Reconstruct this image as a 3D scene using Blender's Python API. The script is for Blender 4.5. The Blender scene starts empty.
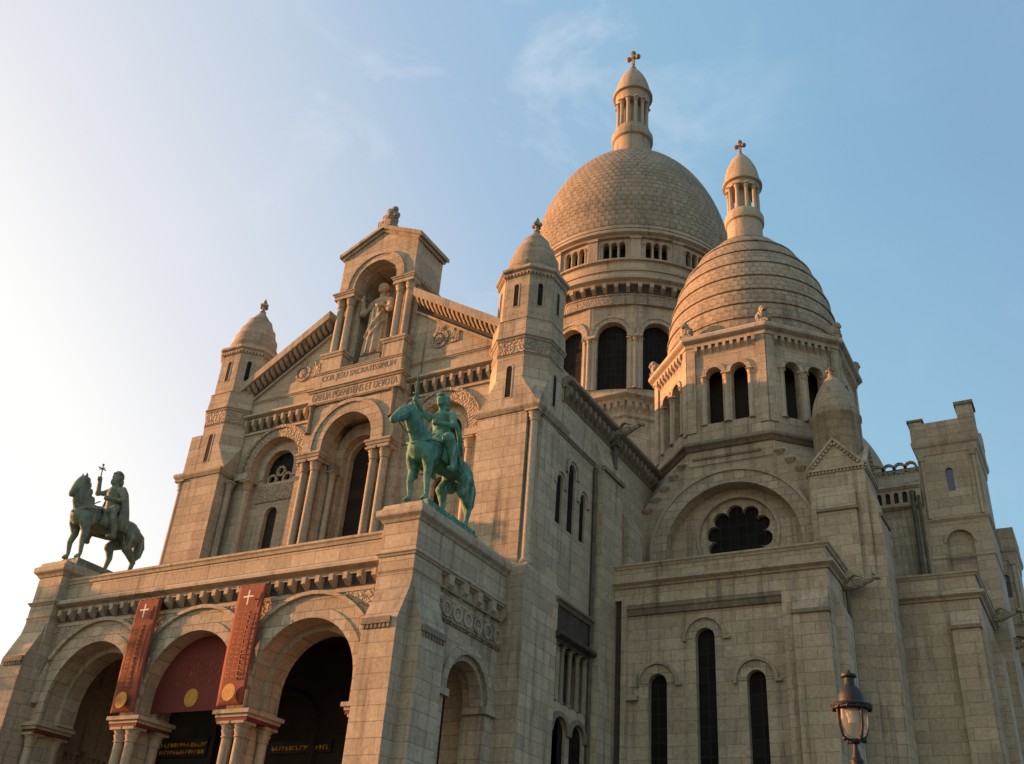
import bpy, math, random
from mathutils import Vector
from mathutils.geometry import tessellate_polygon
random.seed(4)
PI = math.pi
scene = bpy.context.scene
col = scene.collection
# ------------------------------------------------------------------ camera
cam_d = bpy.data.cameras.new("camera"); cam = bpy.data.objects.new("camera", cam_d); col.objects.link(cam)
cam_d.sensor_width = 36.0; cam_d.lens = 1005.21 / 1024 * 36.0; cam_d.clip_end = 5000; cam_d.clip_start = 0.1
YAW, PITCH, ROLL = 31.3463, 30.2896, 4.6217
def cam_axes():
    ya, pi_, ro = (math.radians(a) for a in (YAW, PITCH, ROLL))
    f0 = Vector((-math.sin(ya), math.cos(ya), 0)); r = Vector((math.cos(ya), math.sin(ya), 0)); up = Vector((0, 0, 1))
    f = f0 * math.cos(pi_) + up * math.sin(pi_); uu = -f0 * math.sin(pi_) + up * math.cos(pi_)
    return r * math.cos(ro) + uu * math.sin(ro), -r * math.sin(ro) + uu * math.cos(ro), f
from mathutils import Matrix
r_, u_, f_ = cam_axes()
cam.matrix_world = Matrix(((r_.x, u_.x, -f_.x, 29.4793), (r_.y, u_.y, -f_.y, -26.5276), (r_.z, u_.z, -f_.z, 1.6), (0, 0, 0, 1)))
scene.camera = cam
# ------------------------------------------------------------------ sky and sun
SUN_EL, SUN_TH = 10.0, 15.0            # elevation; degrees south of the west (-X) axis
SUN_STRENGTH, SKY_STRENGTH, EXPOSURE = 5.0, 0.11, 0.95
world = bpy.data.worlds.new("World"); scene.world = world; world.use_nodes = True
nt = world.node_tree; nt.nodes.clear()
N = nt.nodes.new; L = nt.links.new
out = N("ShaderNodeOutputWorld"); bg = N("ShaderNodeBackground"); sky = N("ShaderNodeTexSky")
sky.sky_type = 'NISHITA'; sky.sun_disc = False
sd = Vector((-math.cos(math.radians(SUN_TH)) * math.cos(math.radians(SUN_EL)), -math.sin(math.radians(SUN_TH)) * math.cos(math.radians(SUN_EL)), math.sin(math.radians(SUN_EL))))
sky.sun_elevation = math.radians(SUN_EL)
sky.sun_rotation = math.atan2(sd.x, sd.y)
sky.altitude = 100; sky.air_density = 1.0; sky.dust_density = 2.2; sky.ozone_density = 1.0
bg.inputs['Strength'].default_value = SKY_STRENGTH
# haze brightening towards the low sun and the horizon, blended with the physical sky; thin high cloud
def wm(op, a, b=None):
    x = N("ShaderNodeMath"); x.operation = op
    for i, v in enumerate((a, b)):
        if v is None: continue
        if hasattr(v, 'links'): L(v, x.inputs[i])
        else: x.inputs[i].default_value = v
    return x.outputs[0]
tc = N("ShaderNodeTexCoord"); dp = N("ShaderNodeVectorMath"); dp.operation = 'DOT_PRODUCT'; L(tc.outputs['Generated'], dp.inputs[0]); dp.inputs[1].default_value = sd
sx = N("ShaderNodeSeparateXYZ"); L(tc.outputs['Generated'], sx.inputs[0])
sarg = wm('SUBTRACT', dp.outputs['Value'], wm('MULTIPLY', wm('SUBTRACT', sx.outputs[2], 0.4), 0.6))
gr = N("ShaderNodeValToRGB"); L(wm('ADD', wm('MULTIPLY', sarg, 0.5), 0.5), gr.inputs['Fac'])
def sl(v): return 0.5 + 0.5 * v
stops = [(-0.25, (0.25, 0.435, 0.655)), (-0.05, (0.28, 0.515, 0.715)), (0.2, (0.40, 0.565, 0.765)), (0.42, (0.68, 0.74, 0.84)), (0.55, (0.86, 0.86, 0.91)), (0.68, (1.08, 1.06, 1.02)), (0.95, (1.9, 1.5, 1.05))]
e = gr.color_ramp.elements
while len(e) < len(stops): e.new(0.5)
for el, (p_, c_) in zip(e, stops): el.position = sl(p_); el.color = (*c_, 1)
lowz = N("ShaderNodeMapRange"); L(sx.outputs[2], lowz.inputs[0]); lowz.inputs[1].default_value = 0.65; lowz.inputs[2].default_value = 0.05; lowz.inputs[3].default_value = 0.0; lowz.inputs[4].default_value = 0.5
hz = N("ShaderNodeMix"); hz.data_type = 'RGBA'; L(lowz.outputs[0], hz.inputs[0]); L(gr.outputs['Color'], hz.inputs[6]); hz.inputs[7].default_value = (0.52, 0.82, 0.92, 1)
hs = N("ShaderNodeMix"); hs.data_type = 'RGBA'; hs.blend_type = 'LIGHTEN'; hs.inputs[0].default_value = 1.0; L(hz.outputs[2], hs.inputs[6]); L(gr.outputs['Color'], hs.inputs[7])
south = N("ShaderNodeMapRange"); L(sx.outputs[1], south.inputs[0]); south.inputs[1].default_value = 0.25; south.inputs[2].default_value = -0.75; south.inputs[3].default_value = 0.0; south.inputs[4].default_value = 1.0
low2 = N("ShaderNodeMapRange"); L(sx.outputs[2], low2.inputs[0]); low2.inputs[1].default_value = 0.75; low2.inputs[2].default_value = 0.1; low2.inputs[3].default_value = 0.0; low2.inputs[4].default_value = 1.0
sg_ = N("ShaderNodeMix"); sg_.data_type = 'RGBA'; L(wm('MULTIPLY', wm('MULTIPLY', south.outputs[0], low2.outputs[0]), 0.9), sg_.inputs[0]); L(hs.outputs[2], sg_.inputs[6]); sg_.inputs[7].default_value = (1.0, 0.92, 0.62, 1)   # warm fill added low in the unseen southern sky, brightening shaded walls
sc_ = N("ShaderNodeVectorMath"); sc_.operation = 'SCALE'; L(sg_.outputs[2], sc_.inputs[0]); sc_.inputs['Scale'].default_value = 1.0 / (SKY_STRENGTH * 2 ** EXPOSURE)
bl = N("ShaderNodeMix"); bl.data_type = 'RGBA'; bl.inputs[0].default_value = 0.9; L(sky.outputs['Color'], bl.inputs[6]); L(sc_.outputs[0], bl.inputs[7])
mp = N("ShaderNodeMapping"); mp.inputs['Scale'].default_value = (2.2, 2.2, 3.5); mp.inputs['Location'].default_value = (2.7, 0.3, 1.4); L(tc.outputs['Generated'], mp.inputs['Vector'])
ns = N("ShaderNodeTexNoise"); ns.inputs['Scale'].default_value = 3.0; ns.inputs['Detail'].default_value = 9; ns.inputs['Roughness'].default_value = 0.6; ns.inputs['Distortion'].default_value = 0.6; L(mp.outputs['Vector'], ns.inputs['Vector'])
rp = N("ShaderNodeValToRGB"); rp.color_ramp.elements[0].position = 0.5; rp.color_ramp.elements[0].color = (0, 0, 0, 1); rp.color_ramp.elements[1].position = 0.85; rp.color_ramp.elements[1].color = (0.5, 0.5, 0.5, 1); L(ns.outputs['Fac'], rp.inputs['Fac'])
cd = N("ShaderNodeVectorMath"); cd.operation = 'DOT_PRODUCT'; L(tc.outputs['Generated'], cd.inputs[0]); cd.inputs[1].default_value = (-0.385, 0.565, 0.730)
cm = N("ShaderNodeMapRange"); cm.interpolation_type = 'SMOOTHSTEP'; L(cd.outputs['Value'], cm.inputs[0]); cm.inputs[1].default_value = 0.955; cm.inputs[2].default_value = 0.998; cm.inputs[3].default_value = 0.12; cm.inputs[4].default_value = 1.0
mx = N("ShaderNodeMix"); mx.data_type = 'RGBA'; L(wm('MULTIPLY', rp.outputs['Color'], cm.outputs[0]), mx.inputs[0]); L(bl.outputs[2], mx.inputs[6]); mx.inputs[7].default_value = (4.6, 4.6, 4.9, 1)
L(mx.outputs[2], bg.inputs['Color']); L(bg.outputs['Background'], out.inputs['Surface'])
sun_d = bpy.data.lights.new("sun", 'SUN'); sun = bpy.data.objects.new("sun", sun_d); col.objects.link(sun)
sun_d.energy = SUN_STRENGTH; sun_d.angle = math.radians(0.5); sun_d.color = (1.0, 0.42, 0.17)
sun.rotation_euler = sd.to_track_quat('Z', 'Y').to_euler(); sun.location = (-40, -20, 60)
scene.view_settings.view_transform = 'Standard'; scene.view_settings.look = 'None'
scene.view_settings.exposure = EXPOSURE; scene.view_settings.gamma = 1.0; scene.view_settings.use_curve_mapping = False

# ------------------------------------------------------------------ materials
def newmat(name):
    m = bpy.data.materials.new(name); m.use_nodes = True
    n = m.node_tree; n.nodes.clear()
    o = n.nodes.new("ShaderNodeOutputMaterial"); b = n.nodes.new("ShaderNodeBsdfPrincipled")
    n.links.new(b.outputs[0], o.inputs[0])
    return m, n, b
def mathn(n, op, a, b=None):
    x = n.nodes.new("ShaderNodeMath"); x.operation = op
    for i, v in enumerate((a, b)):
        if v is None: continue
        if hasattr(v, 'links'): n.links.new(v, x.inputs[i])
        else: x.inputs[i].default_value = v
    return x.outputs[0]
def mixn(n, fac, a, b, blend='MIX'):
    x = n.nodes.new("ShaderNodeMix"); x.data_type = 'RGBA'; x.blend_type = blend
    for i, v in ((0, fac), (6, a), (7, b)):
        if hasattr(v, 'links'): n.links.new(v, x.inputs[i])
        elif i == 0: x.inputs[0].default_value = v
        else: x.inputs[i].default_value = (*v, 1)
    return x.outputs[2]
def noisen(n, vec, scale, detail=4, rough=0.55, dist=0.0):
    x = n.nodes.new("ShaderNodeTexNoise"); n.links.new(vec, x.inputs['Vector'])
    x.inputs['Scale'].default_value = scale; x.inputs['Detail'].default_value = detail; x.inputs['Roughness'].default_value = rough; x.inputs['Distortion'].default_value = dist
    return x.outputs['Fac']
def rampn(n, fac, p0, p1, c0=(0, 0, 0), c1=(1, 1, 1)):
    x = n.nodes.new("ShaderNodeValToRGB"); n.links.new(fac, x.inputs['Fac'])
    e = x.color_ramp.elements; e[0].position = p0; e[1].position = p1; e[0].color = (*c0, 1); e[1].color = (*c1, 1)
    return x.outputs['Color']
def scalev(n, vec, s):
    x = n.nodes.new("ShaderNodeMapping"); n.links.new(vec, x.inputs['Vector']); x.inputs['Scale'].default_value = s
    return x.outputs['Vector']
def weather(n, base, pos, soot=0.5, streak=0.5):
    big = noisen(n, pos, 0.22, 6, 0.65)
    c = mixn(n, mathn(n, 'MULTIPLY', rampn(n, big, 0.42, 0.72), soot), base, (0.19, 0.165, 0.125))
    warm = noisen(n, pos, 0.55, 4, 0.6, 0.4)
    c = mixn(n, mathn(n, 'MULTIPLY', rampn(n, warm, 0.52, 0.72), 0.3), c, (0.42, 0.30, 0.19))
    pale = noisen(n, scalev(n, pos, (1.3, 1.3, 0.35)), 0.9, 5, 0.65, 0.6)
    c = mixn(n, mathn(n, 'MULTIPLY', rampn(n, pale, 0.56, 0.72), 0.35), c, (0.47, 0.42, 0.33))
    st = noisen(n, scalev(n, pos, (2.4, 2.4, 0.14)), 1.0, 6, 0.66, 0.3)
    gate = noisen(n, pos, 0.33, 3, 0.5)
    c = mixn(n, mathn(n, 'MULTIPLY', mathn(n, 'MULTIPLY', rampn(n, st, 0.5, 0.72), rampn(n, gate, 0.36, 0.56)), streak), c, (0.075, 0.066, 0.05))
    blot = noisen(n, pos, 1.7, 7, 0.75, 1.2)
    c = mixn(n, mathn(n, 'MULTIPLY', rampn(n, blot, 0.6, 0.78), 0.55), c, (0.13, 0.115, 0.085))
    fine = noisen(n, pos, 7.0, 5, 0.7)
    c = mixn(n, 0.45, c, rampn(n, fine, 0.25, 0.75, (0.22, 0.22, 0.22), (0.8, 0.8, 0.8)), 'OVERLAY')
    return c
def stone(name, c=(0.45, 0.375, 0.27), course=0.5, length=1.15, joint=0.014, soot=0.45, streak=0.75, var=0.17, carve=0.0, uv=None):
    m, n, b = newmat(name)
    g = n.nodes.new("ShaderNodeNewGeometry"); pos = g.outputs['Position']
    sp = n.nodes.new("ShaderNodeSeparateXYZ"); n.links.new(pos, sp.inputs[0])
    sn = n.nodes.new("ShaderNodeSeparateXYZ"); n.links.new(g.outputs['True Normal'], sn.inputs[0])
    facing = mathn(n, 'GREATER_THAN', mathn(n, 'ABSOLUTE', sn.outputs[0]), mathn(n, 'ADD', mathn(n, 'ABSOLUTE', sn.outputs[1]), 0.02))
    u = mathn(n, 'ADD', mathn(n, 'MULTIPLY', sp.outputs[1], facing), mathn(n, 'MULTIPLY', sp.outputs[0], mathn(n, 'SUBTRACT', 1.0, facing)))
    cb = n.nodes.new("ShaderNodeCombineXYZ"); n.links.new(u, cb.inputs[0]); n.links.new(sp.outputs[2], cb.inputs[1])
    base = c; height = None
    if course:
        br = n.nodes.new("ShaderNodeTexBrick"); n.links.new(cb.outputs[0], br.inputs['Vector'])
        br.inputs['Scale'].default_value = 1.0; br.inputs['Brick Width'].default_value = length; br.inputs['Row Height'].default_value = course
        br.inputs['Mortar Size'].default_value = joint; br.inputs['Mortar Smooth'].default_value = 0.6; br.inputs['Bias'].default_value = 0.0
        br.inputs['Color1'].default_value = (*[x * (1 - var) for x in c], 1); br.inputs['Color2'].default_value = (*[min(1, x * (1 + var * 0.7)) for x in c], 1)
        br.inputs['Mortar'].default_value = (*[x * 0.5 for x in c], 1)
        base = br.outputs['Color']; height = br.outputs['Fac']
    colr = weather(n, base, pos, soot, streak)
    bump = n.nodes.new("ShaderNodeBump"); bump.inputs['Strength'].default_value = 0.5; bump.inputs['Distance'].default_value = 0.03
    hs = noisen(n, pos, 5.0, 6, 0.65)
    if carve:
        v = n.nodes.new("ShaderNodeTexVoronoi"); v.feature = 'SMOOTH_F1'; n.links.new(pos, v.inputs['Vector']); v.inputs['Scale'].default_value = 4.6
        hs = mathn(n, 'ADD', mathn(n, 'MULTIPLY', mathn(n, 'SINE', mathn(n, 'MULTIPLY', v.outputs['Distance'], 20.0)), 0.5), hs)
        bump.inputs['Strength'].default_value = 0.9; bump.inputs['Distance'].default_value = carve
    if height is not None: hs = mathn(n, 'SUBTRACT', mathn(n, 'MULTIPLY', hs, 0.6), mathn(n, 'MULTIPLY', height, 0.8))
    n.links.new(hs, bump.inputs['Height']); n.links.new(bump.outputs[0], b.inputs['Normal'])
    n.links.new(colr, b.inputs['Base Color']); b.inputs['Roughness'].default_value = 0.88; b.inputs['Specular IOR Level'].default_value = 0.2
    return m
def tiled_dome(name, count, row, c=(0.33, 0.27, 0.19), scallop=0.45, relief=0.12, joint=0.1, dark=0.6):
    m, n, b = newmat(name)
    g = n.nodes.new("ShaderNodeNewGeometry"); pos = g.outputs['Position']
    sp = n.nodes.new("ShaderNodeSeparateXYZ"); n.links.new(n.nodes.new("ShaderNodeTexCoord").outputs['UV'], sp.inputs[0])
    v0 = mathn(n, 'DIVIDE', sp.outputs[1], row)
    par = mathn(n, 'MULTIPLY', mathn(n, 'MODULO', mathn(n, 'FLOOR', v0), 2.0), 0.5)
    u = mathn(n, 'ADD', mathn(n, 'MULTIPLY', sp.outputs[0], count), par)
    f = mathn(n, 'MULTIPLY', mathn(n, 'SUBTRACT', mathn(n, 'FRACT', u), 0.5), 2.0)
    sc = mathn(n, 'MULTIPLY', mathn(n, 'POWER', mathn(n, 'ABSOLUTE', f), 2.0), scallop)
    fv = mathn(n, 'FRACT', v0)
    vv = mathn(n, 'SUBTRACT', fv, sc)
    edge = mathn(n, 'LESS_THAN', mathn(n, 'ABSOLUTE', mathn(n, 'SUBTRACT', vv, 0.04)), joint * 0.5)
    side = mathn(n, 'MULTIPLY', mathn(n, 'GREATER_THAN', mathn(n, 'ABSOLUTE', f), 1.0 - joint * 0.6), 0.6)
    seam = mathn(n, 'MAXIMUM', edge, side)
    wn = n.nodes.new("ShaderNodeTexWhiteNoise"); wn.noise_dimensions = '2D'
    cb = n.nodes.new("ShaderNodeCombineXYZ"); n.links.new(mathn(n, 'FLOOR', u), cb.inputs[0]); n.links.new(mathn(n, 'FLOOR', v0), cb.inputs[1]); n.links.new(cb.outputs[0], wn.inputs['Vector'])
    base = mixn(n, wn.outputs['Value'], tuple(x * 0.86 for x in c), tuple(x * 1.08 for x in c))
    base = mixn(n, mathn(n, 'MULTIPLY', seam, 0.85), base, tuple(x * dark for x in c))
    n.links.new(weather(n, base, pos, 0.6, 0.7), b.inputs['Base Color']); b.inputs['Roughness'].default_value = 0.85; b.inputs['Specular IOR Level'].default_value = 0.2
    bump = n.nodes.new("ShaderNodeBump"); bump.inputs['Strength'].default_value = 0.9; bump.inputs['Distance'].default_value = relief
    h = mathn(n, 'SUBTRACT', mathn(n, 'SUBTRACT', 1.0, mathn(n, 'MULTIPLY', vv, 0.8)), mathn(n, 'MULTIPLY', seam, 0.5))
    n.links.new(h, bump.inputs['Height']); n.links.new(bump.outputs[0], b.inputs['Normal'])
    return m
def plain(name, c, rough=0.7, metal=0.0, nvar=0.25, nscale=3.0, bumps=0.02, c2=None):
    m, n, b = newmat(name)
    g = n.nodes.new("ShaderNodeTexCoord"); pos = g.outputs['Object']
    f = noisen(n, pos, nscale, 6, 0.62)
    c2 = c2 or tuple(x * (1 - 2 * nvar) for x in c)
    n.links.new(mixn(n, rampn(n, f, 0.35, 0.68), c2, c), b.inputs['Base Color'])
    b.inputs['Roughness'].default_value = rough; b.inputs['Metallic'].default_value = metal
    bump = n.nodes.new("ShaderNodeBump"); bump.inputs['Strength'].default_value = 0.4; bump.inputs['Distance'].default_value = bumps
    n.links.new(noisen(n, pos, nscale * 4, 5, 0.6), bump.inputs['Height']); n.links.new(bump.outputs[0], b.inputs['Normal'])
    return m
def leaded(name, c=(0.008, 0.0075, 0.007), w=0.45, h=0.6):
    m, n, b = newmat(name)
    g = n.nodes.new("ShaderNodeNewGeometry"); sp = n.nodes.new("ShaderNodeSeparateXYZ"); n.links.new(g.outputs['Position'], sp.inputs[0])
    uu = mathn(n, 'ADD', sp.outputs[0], mathn(n, 'MULTIPLY', sp.outputs[1], 0.9))
    cb = n.nodes.new("ShaderNodeCombineXYZ"); n.links.new(uu, cb.inputs[0]); n.links.new(sp.outputs[2], cb.inputs[1])
    br = n.nodes.new("ShaderNodeTexBrick"); n.links.new(cb.outputs[0], br.inputs['Vector']); br.offset = 0.0
    br.inputs['Scale'].default_value = 1.0; br.inputs['Brick Width'].default_value = w; br.inputs['Row Height'].default_value = h; br.inputs['Mortar Size'].default_value = 0.03
    br.inputs['Color1'].default_value = (*c, 1); br.inputs['Color2'].default_value = (*[x * 1.8 for x in c], 1); br.inputs['Mortar'].default_value = (0.022, 0.02, 0.018, 1)
    n.links.new(br.outputs['Color'], b.inputs['Base Color']); b.inputs['Roughness'].default_value = 0.6
    b.inputs['Specular IOR Level'].default_value = 0.08
    return m
M = dict(soot=plain("soot_black_stone", (0.085, 0.072, 0.056), 0.95, nscale=2.0),  # near-black stone for stained parts, dark gaps and the painted recess shade
    wall=stone("ashlar_stone"), fine=stone("dressed_stone", c=(0.43, 0.36, 0.265), course=0.0, soot=0.5, streak=0.85),
    arch=stone("voussoir_stone", c=(0.42, 0.355, 0.26), course=0.42, length=0.55, joint=0.02, var=0.2, soot=0.3, streak=0.25),
    carved=stone("carved_stone", c=(0.40, 0.33, 0.245), course=0.0, carve=0.07, soot=0.5),
    sooty=stone("weathered_stone", c=(0.22, 0.185, 0.14), course=0.0, soot=0.8, streak=0.8),  # weathered stone, with ledge shadow also put into its darker colour
    dark=plain("dark_interior_stone", (0.045, 0.038, 0.03), 0.95, nvar=0.2, nscale=1.0),  # interior shade put into the colour, so openings look black
    roof=stone("roof_slab_stone", c=(0.25, 0.215, 0.17), course=0.8, length=1.4, joint=0.03),
    bigtiles=tiled_dome("scaled_dome_stone", 92, 0.56, relief=0.06, scallop=0.4, joint=0.16, dark=0.42), smalltiles=tiled_dome("banded_dome_stone", 64, 0.4, c=(0.36, 0.29, 0.2), relief=0.045, scallop=0.35, joint=0.14, dark=0.5),
    plaintile=tiled_dome("coursed_dome_stone", 12, 0.45, c=(0.37, 0.30, 0.21), scallop=0.0, relief=0.01, joint=0.06, dark=0.6),
    glass=leaded("leaded_dark_glass"), gridglass=leaded("barred_dark_glass", (0.02, 0.016, 0.012), 3.0, 0.55),
    patina=plain("green_bronze", (0.13, 0.30, 0.205), 0.7, 0.0, nscale=1.8, c2=(0.045, 0.12, 0.085)),
    patina_dim=plain("dull_green_bronze", (0.16, 0.215, 0.15), 0.7, 0.0, nscale=1.8, c2=(0.07, 0.095, 0.07)),
    red=plain("red_banner_cloth", (0.23, 0.055, 0.028), 0.85, nvar=0.12, nscale=0.8), darkred=plain("dark_red_cloth", (0.15, 0.025, 0.02), 0.85, nvar=0.1, nscale=0.8),
    gold=plain("gold_cloth", (0.55, 0.27, 0.04), 0.7, nvar=0.2), orange=plain("ochre_lettering", (0.42, 0.15, 0.04), 0.8, nvar=0.15), white=plain("white_cloth", (0.75, 0.70, 0.62), 0.8, nvar=0.1),
    iron=plain("painted_iron", (0.016, 0.013, 0.011), 0.55, 0.0, nscale=8), lead=plain("lead_pipe", (0.13, 0.115, 0.09), 0.8),
    letter=stone("incised_letter_stone", c=(0.26, 0.20, 0.14), course=0.0),
    pave=stone("paving_stone", c=(0.09, 0.082, 0.07), course=0.8, length=0.8), ground=plain("ground_earth", (0.09, 0.085, 0.07), 0.95, nscale=0.05),
)

def bronze(name, c, pale, darkc):
    m, n, b = newmat(name); pos = n.nodes.new("ShaderNodeTexCoord").outputs['Object']
    k = mixn(n, rampn(n, noisen(n, pos, 1.6, 6, 0.65), 0.35, 0.7), darkc, c)
    k = mixn(n, mathn(n, 'MULTIPLY', rampn(n, noisen(n, scalev(n, pos, (5, 5, 0.7)), 1.0, 5, 0.65), 0.52, 0.7), 0.75), k, pale)
    k = mixn(n, mathn(n, 'MULTIPLY', rampn(n, noisen(n, scalev(n, pos, (6, 6, 1.2)), 1.3, 6, 0.7), 0.55, 0.72), 0.8), k, tuple(x * 0.5 for x in darkc))
    n.links.new(k, b.inputs['Base Color']); b.inputs['Roughness'].default_value = 0.68; b.inputs['Specular IOR Level'].default_value = 0.3
    bump = n.nodes.new("ShaderNodeBump"); bump.inputs['Strength'].default_value = 0.8; bump.inputs['Distance'].default_value = 0.08
    n.links.new(noisen(n, pos, 3.5, 6, 0.6, 0.8), bump.inputs['Height']); n.links.new(bump.outputs[0], b.inputs['Normal']); return m
M['patina'] = bronze("green_bronze", (0.13, 0.33, 0.235), (0.30, 0.50, 0.37), (0.05, 0.14, 0.10))
M['patina_dim'] = bronze("dull_green_bronze", (0.21, 0.27, 0.20), (0.34, 0.40, 0.30), (0.10, 0.125, 0.10))

# ------------------------------------------------------------------ mesh builder
class MB:
    def __init__(s): s.v = []; s.f = []; s.uv = {}
    def add(s, pts): i = len(s.v); s.v += [tuple(p) for p in pts]; return i
    def face(s, *pts):
        i = s.add(pts); s.f.append(tuple(range(i, i + len(pts))))
    def box(s, x0, x1, y0, y1, z0, z1):
        s.hexa([(x0, y0, z0), (x1, y0, z0), (x1, y1, z0), (x0, y1, z0), (x0, y0, z1), (x1, y0, z1), (x1, y1, z1), (x0, y1, z1)])
    def hexa(s, p):
        i = s.add(p)
        for q in ((0, 3, 2, 1), (4, 5, 6, 7), (0, 1, 5, 4), (1, 2, 6, 5), (2, 3, 7, 6), (3, 0, 4, 7)): s.f.append(tuple(i + k for k in q))
    def poly_prism(s, pts, z0, z1, top=1.0, c=None):
        """vertical prism over a plan polygon; top scales the upper polygon about c"""
        n = len(pts); c = c or (sum(p[0] for p in pts) / n, sum(p[1] for p in pts) / n)
        i = s.add([(p[0], p[1], z0) for p in pts] + [(c[0] + (p[0] - c[0]) * top, c[1] + (p[1] - c[1]) * top, z1) for p in pts])
        s.f.append(tuple(i + k for k in range(n))[::-1]); s.f.append(tuple(i + n + k for k in range(n)))
        for k in range(n): s.f.append((i + k, i + (k + 1) % n, i + n + (k + 1) % n, i + n + k))
    def prism(s, loops, fr, d0, d1):
        """loops of (a,b) in frame fr; first loop outer, others holes; extruded from depth d0 to d1 along the frame's normal"""
        tris = tessellate_polygon([[Vector((a, b, 0)) for a, b in lp] for lp in loops])
        flat = [p for lp in loops for p in lp]
        for d in (d0, d1):
            i = s.add([fr(a, b, d) for a, b in flat])
            for t in tris: s.f.append(tuple(i + k for k in t))
        for lp in loops:
            n = len(lp); i = s.add([fr(a, b, d0) for a, b in lp] + [fr(a, b, d1) for a, b in lp])
            for k in range(n): s.f.append((i + k, i + (k + 1) % n, i + n + (k + 1) % n, i + n + k))
    def lathe(s, cx, cy, prof, segs=32, a0=0.0, uv=False, cap=True):
        n = len(prof); base = s.add([(cx + r * math.cos(a0 + 2 * PI * j / segs), cy + r * math.sin(a0 + 2 * PI * j / segs), z) for r, z in prof for j in range(segs)])
        arc = 0.0
        for i in range(n - 1):
            da = math.hypot(prof[i + 1][0] - prof[i][0], prof[i + 1][1] - prof[i][1])
            for j in range(segs):
                a, b = base + i * segs + j, base + i * segs + (j + 1) % segs
                if uv: s.uv[len(s.f)] = [(j / segs, arc), ((j + 1) / segs, arc), ((j + 1) / segs, arc + da), (j / segs, arc + da)]
                s.f.append((a, b, b + segs, a + segs))
            arc += da
        if cap:
            s.f.append(tuple(base + j for j in range(segs))[::-1]); s.f.append(tuple(base + (n - 1) * segs + j for j in range(segs)))
    def tube(s, pts, rad, segs=10):
        rings = []; pa = None
        for k, p in enumerate(pts):
            p = Vector(p); q0 = Vector(pts[max(k - 1, 0)]); q1 = Vector(pts[min(k + 1, len(pts) - 1)])
            t = (q1 - q0).normalized()
            if pa is None:
                a = t.cross(Vector((0, 0, 1)))
                if a.length < 0.2: a = Vector((1, 0, 0)) - t * t.x
            else: a = pa - t * pa.dot(t)
            a.normalize(); pa = a; b = t.cross(a); r = rad[k] if isinstance(rad, (list, tuple)) else rad
            ra, rb = r if isinstance(r, tuple) else (r, r)
            rings.append(s.add([p + a * ra * math.cos(2 * PI * j / segs) + b * rb * math.sin(2 * PI * j / segs) for j in range(segs)]))
        for r0, r1 in zip(rings, rings[1:]):
            for j in range(segs): s.f.append((r0 + j, r0 + (j + 1) % segs, r1 + (j + 1) % segs, r1 + j))
        s.f.append(tuple(rings[0] + j for j in range(segs))[::-1]); s.f.append(tuple(rings[-1] + j for j in range(segs)))
    def ball(s, c, r, segs=12):
        rx, ry, rz = r if isinstance(r, tuple) else (r, r, r)
        n = segs // 2; base = None
        pts = [(c[0] + rx * math.sin(PI * i / n) * math.cos(2 * PI * j / segs), c[1] + ry * math.sin(PI * i / n) * math.sin(2 * PI * j / segs), c[2] - rz * math.cos(PI * i / n)) for i in range(1, n) for j in range(segs)]
        b = s.add(pts); lo = s.add([(c[0], c[1], c[2] - rz)]); hi = s.add([(c[0], c[1], c[2] + rz)])
        for i in range(n - 2):
            for j in range(segs): s.f.append((b + i * segs + j, b + i * segs + (j + 1) % segs, b + (i + 1) * segs + (j + 1) % segs, b + (i + 1) * segs + j))
        for j in range(segs):
            s.f.append((lo, b + (j + 1) % segs, b + j)); s.f.append((hi, b + (n - 2) * segs + j, b + (n - 2) * segs + (j + 1) % segs))
    def sweep(s, path, prof, closed=False):
        """moulding: prof (out, z) swept along plan path; outward is to the right of travel"""
        n = len(path); P = [Vector(p) for p in path]; nr = []
        for i in range(n):
            a = P[i - 1] if (closed or i > 0) else None; b = P[(i + 1) % n] if (closed or i < n - 1) else None
            d0 = (P[i] - a).normalized() if a is not None else (b - P[i]).normalized(); d1 = (b - P[i]).normalized() if b is not None else d0
            n0 = Vector((d0.y, -d0.x)); n1 = Vector((d1.y, -d1.x)); m = n0 + n1; m = m / max(m.dot(n0), 0.25)
            nr.append(m)
        k = len(prof); base = s.add([(P[i].x + nr[i].x * o, P[i].y + nr[i].y * o, z) for i in range(n) for o, z in prof])
        for i in range(n if closed else n - 1):
            a, b = base + i * k, base + ((i + 1) % n) * k
            for j in range(k): s.f.append((a + j, b + j, b + (j + 1) % k, a + (j + 1) % k))
        if not closed:
            s.f.append(tuple(base + j for j in range(k))); s.f.append(tuple(base + (n - 1) * k + j for j in range(k))[::-1])
    def column(s, x, y, z0, z1, r, segs=14, cap=None):
        c = cap or r * 2.6
        s.lathe(x, y, [(r * 1.5, z0), (r * 1.5, z0 + r * 0.5), (r * 1.2, z0 + r * 0.8), (r, z0 + r * 1.1), (r * 0.94, z1 - c), (r * 1.15, z1 - c), (r * 1.15, z1 - c + r * 0.2), (r * 1.0, z1 - c + r * 0.3), (r * 1.35, z1 - c * 0.5), (r * 1.15, z1 - c * 0.45), (r * 1.6, z1 - c * 0.18)], segs)
        w = r * 1.65; s.box(x - w, x + w, y - w, y + w, z1 - c * 0.18, z1)
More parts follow.
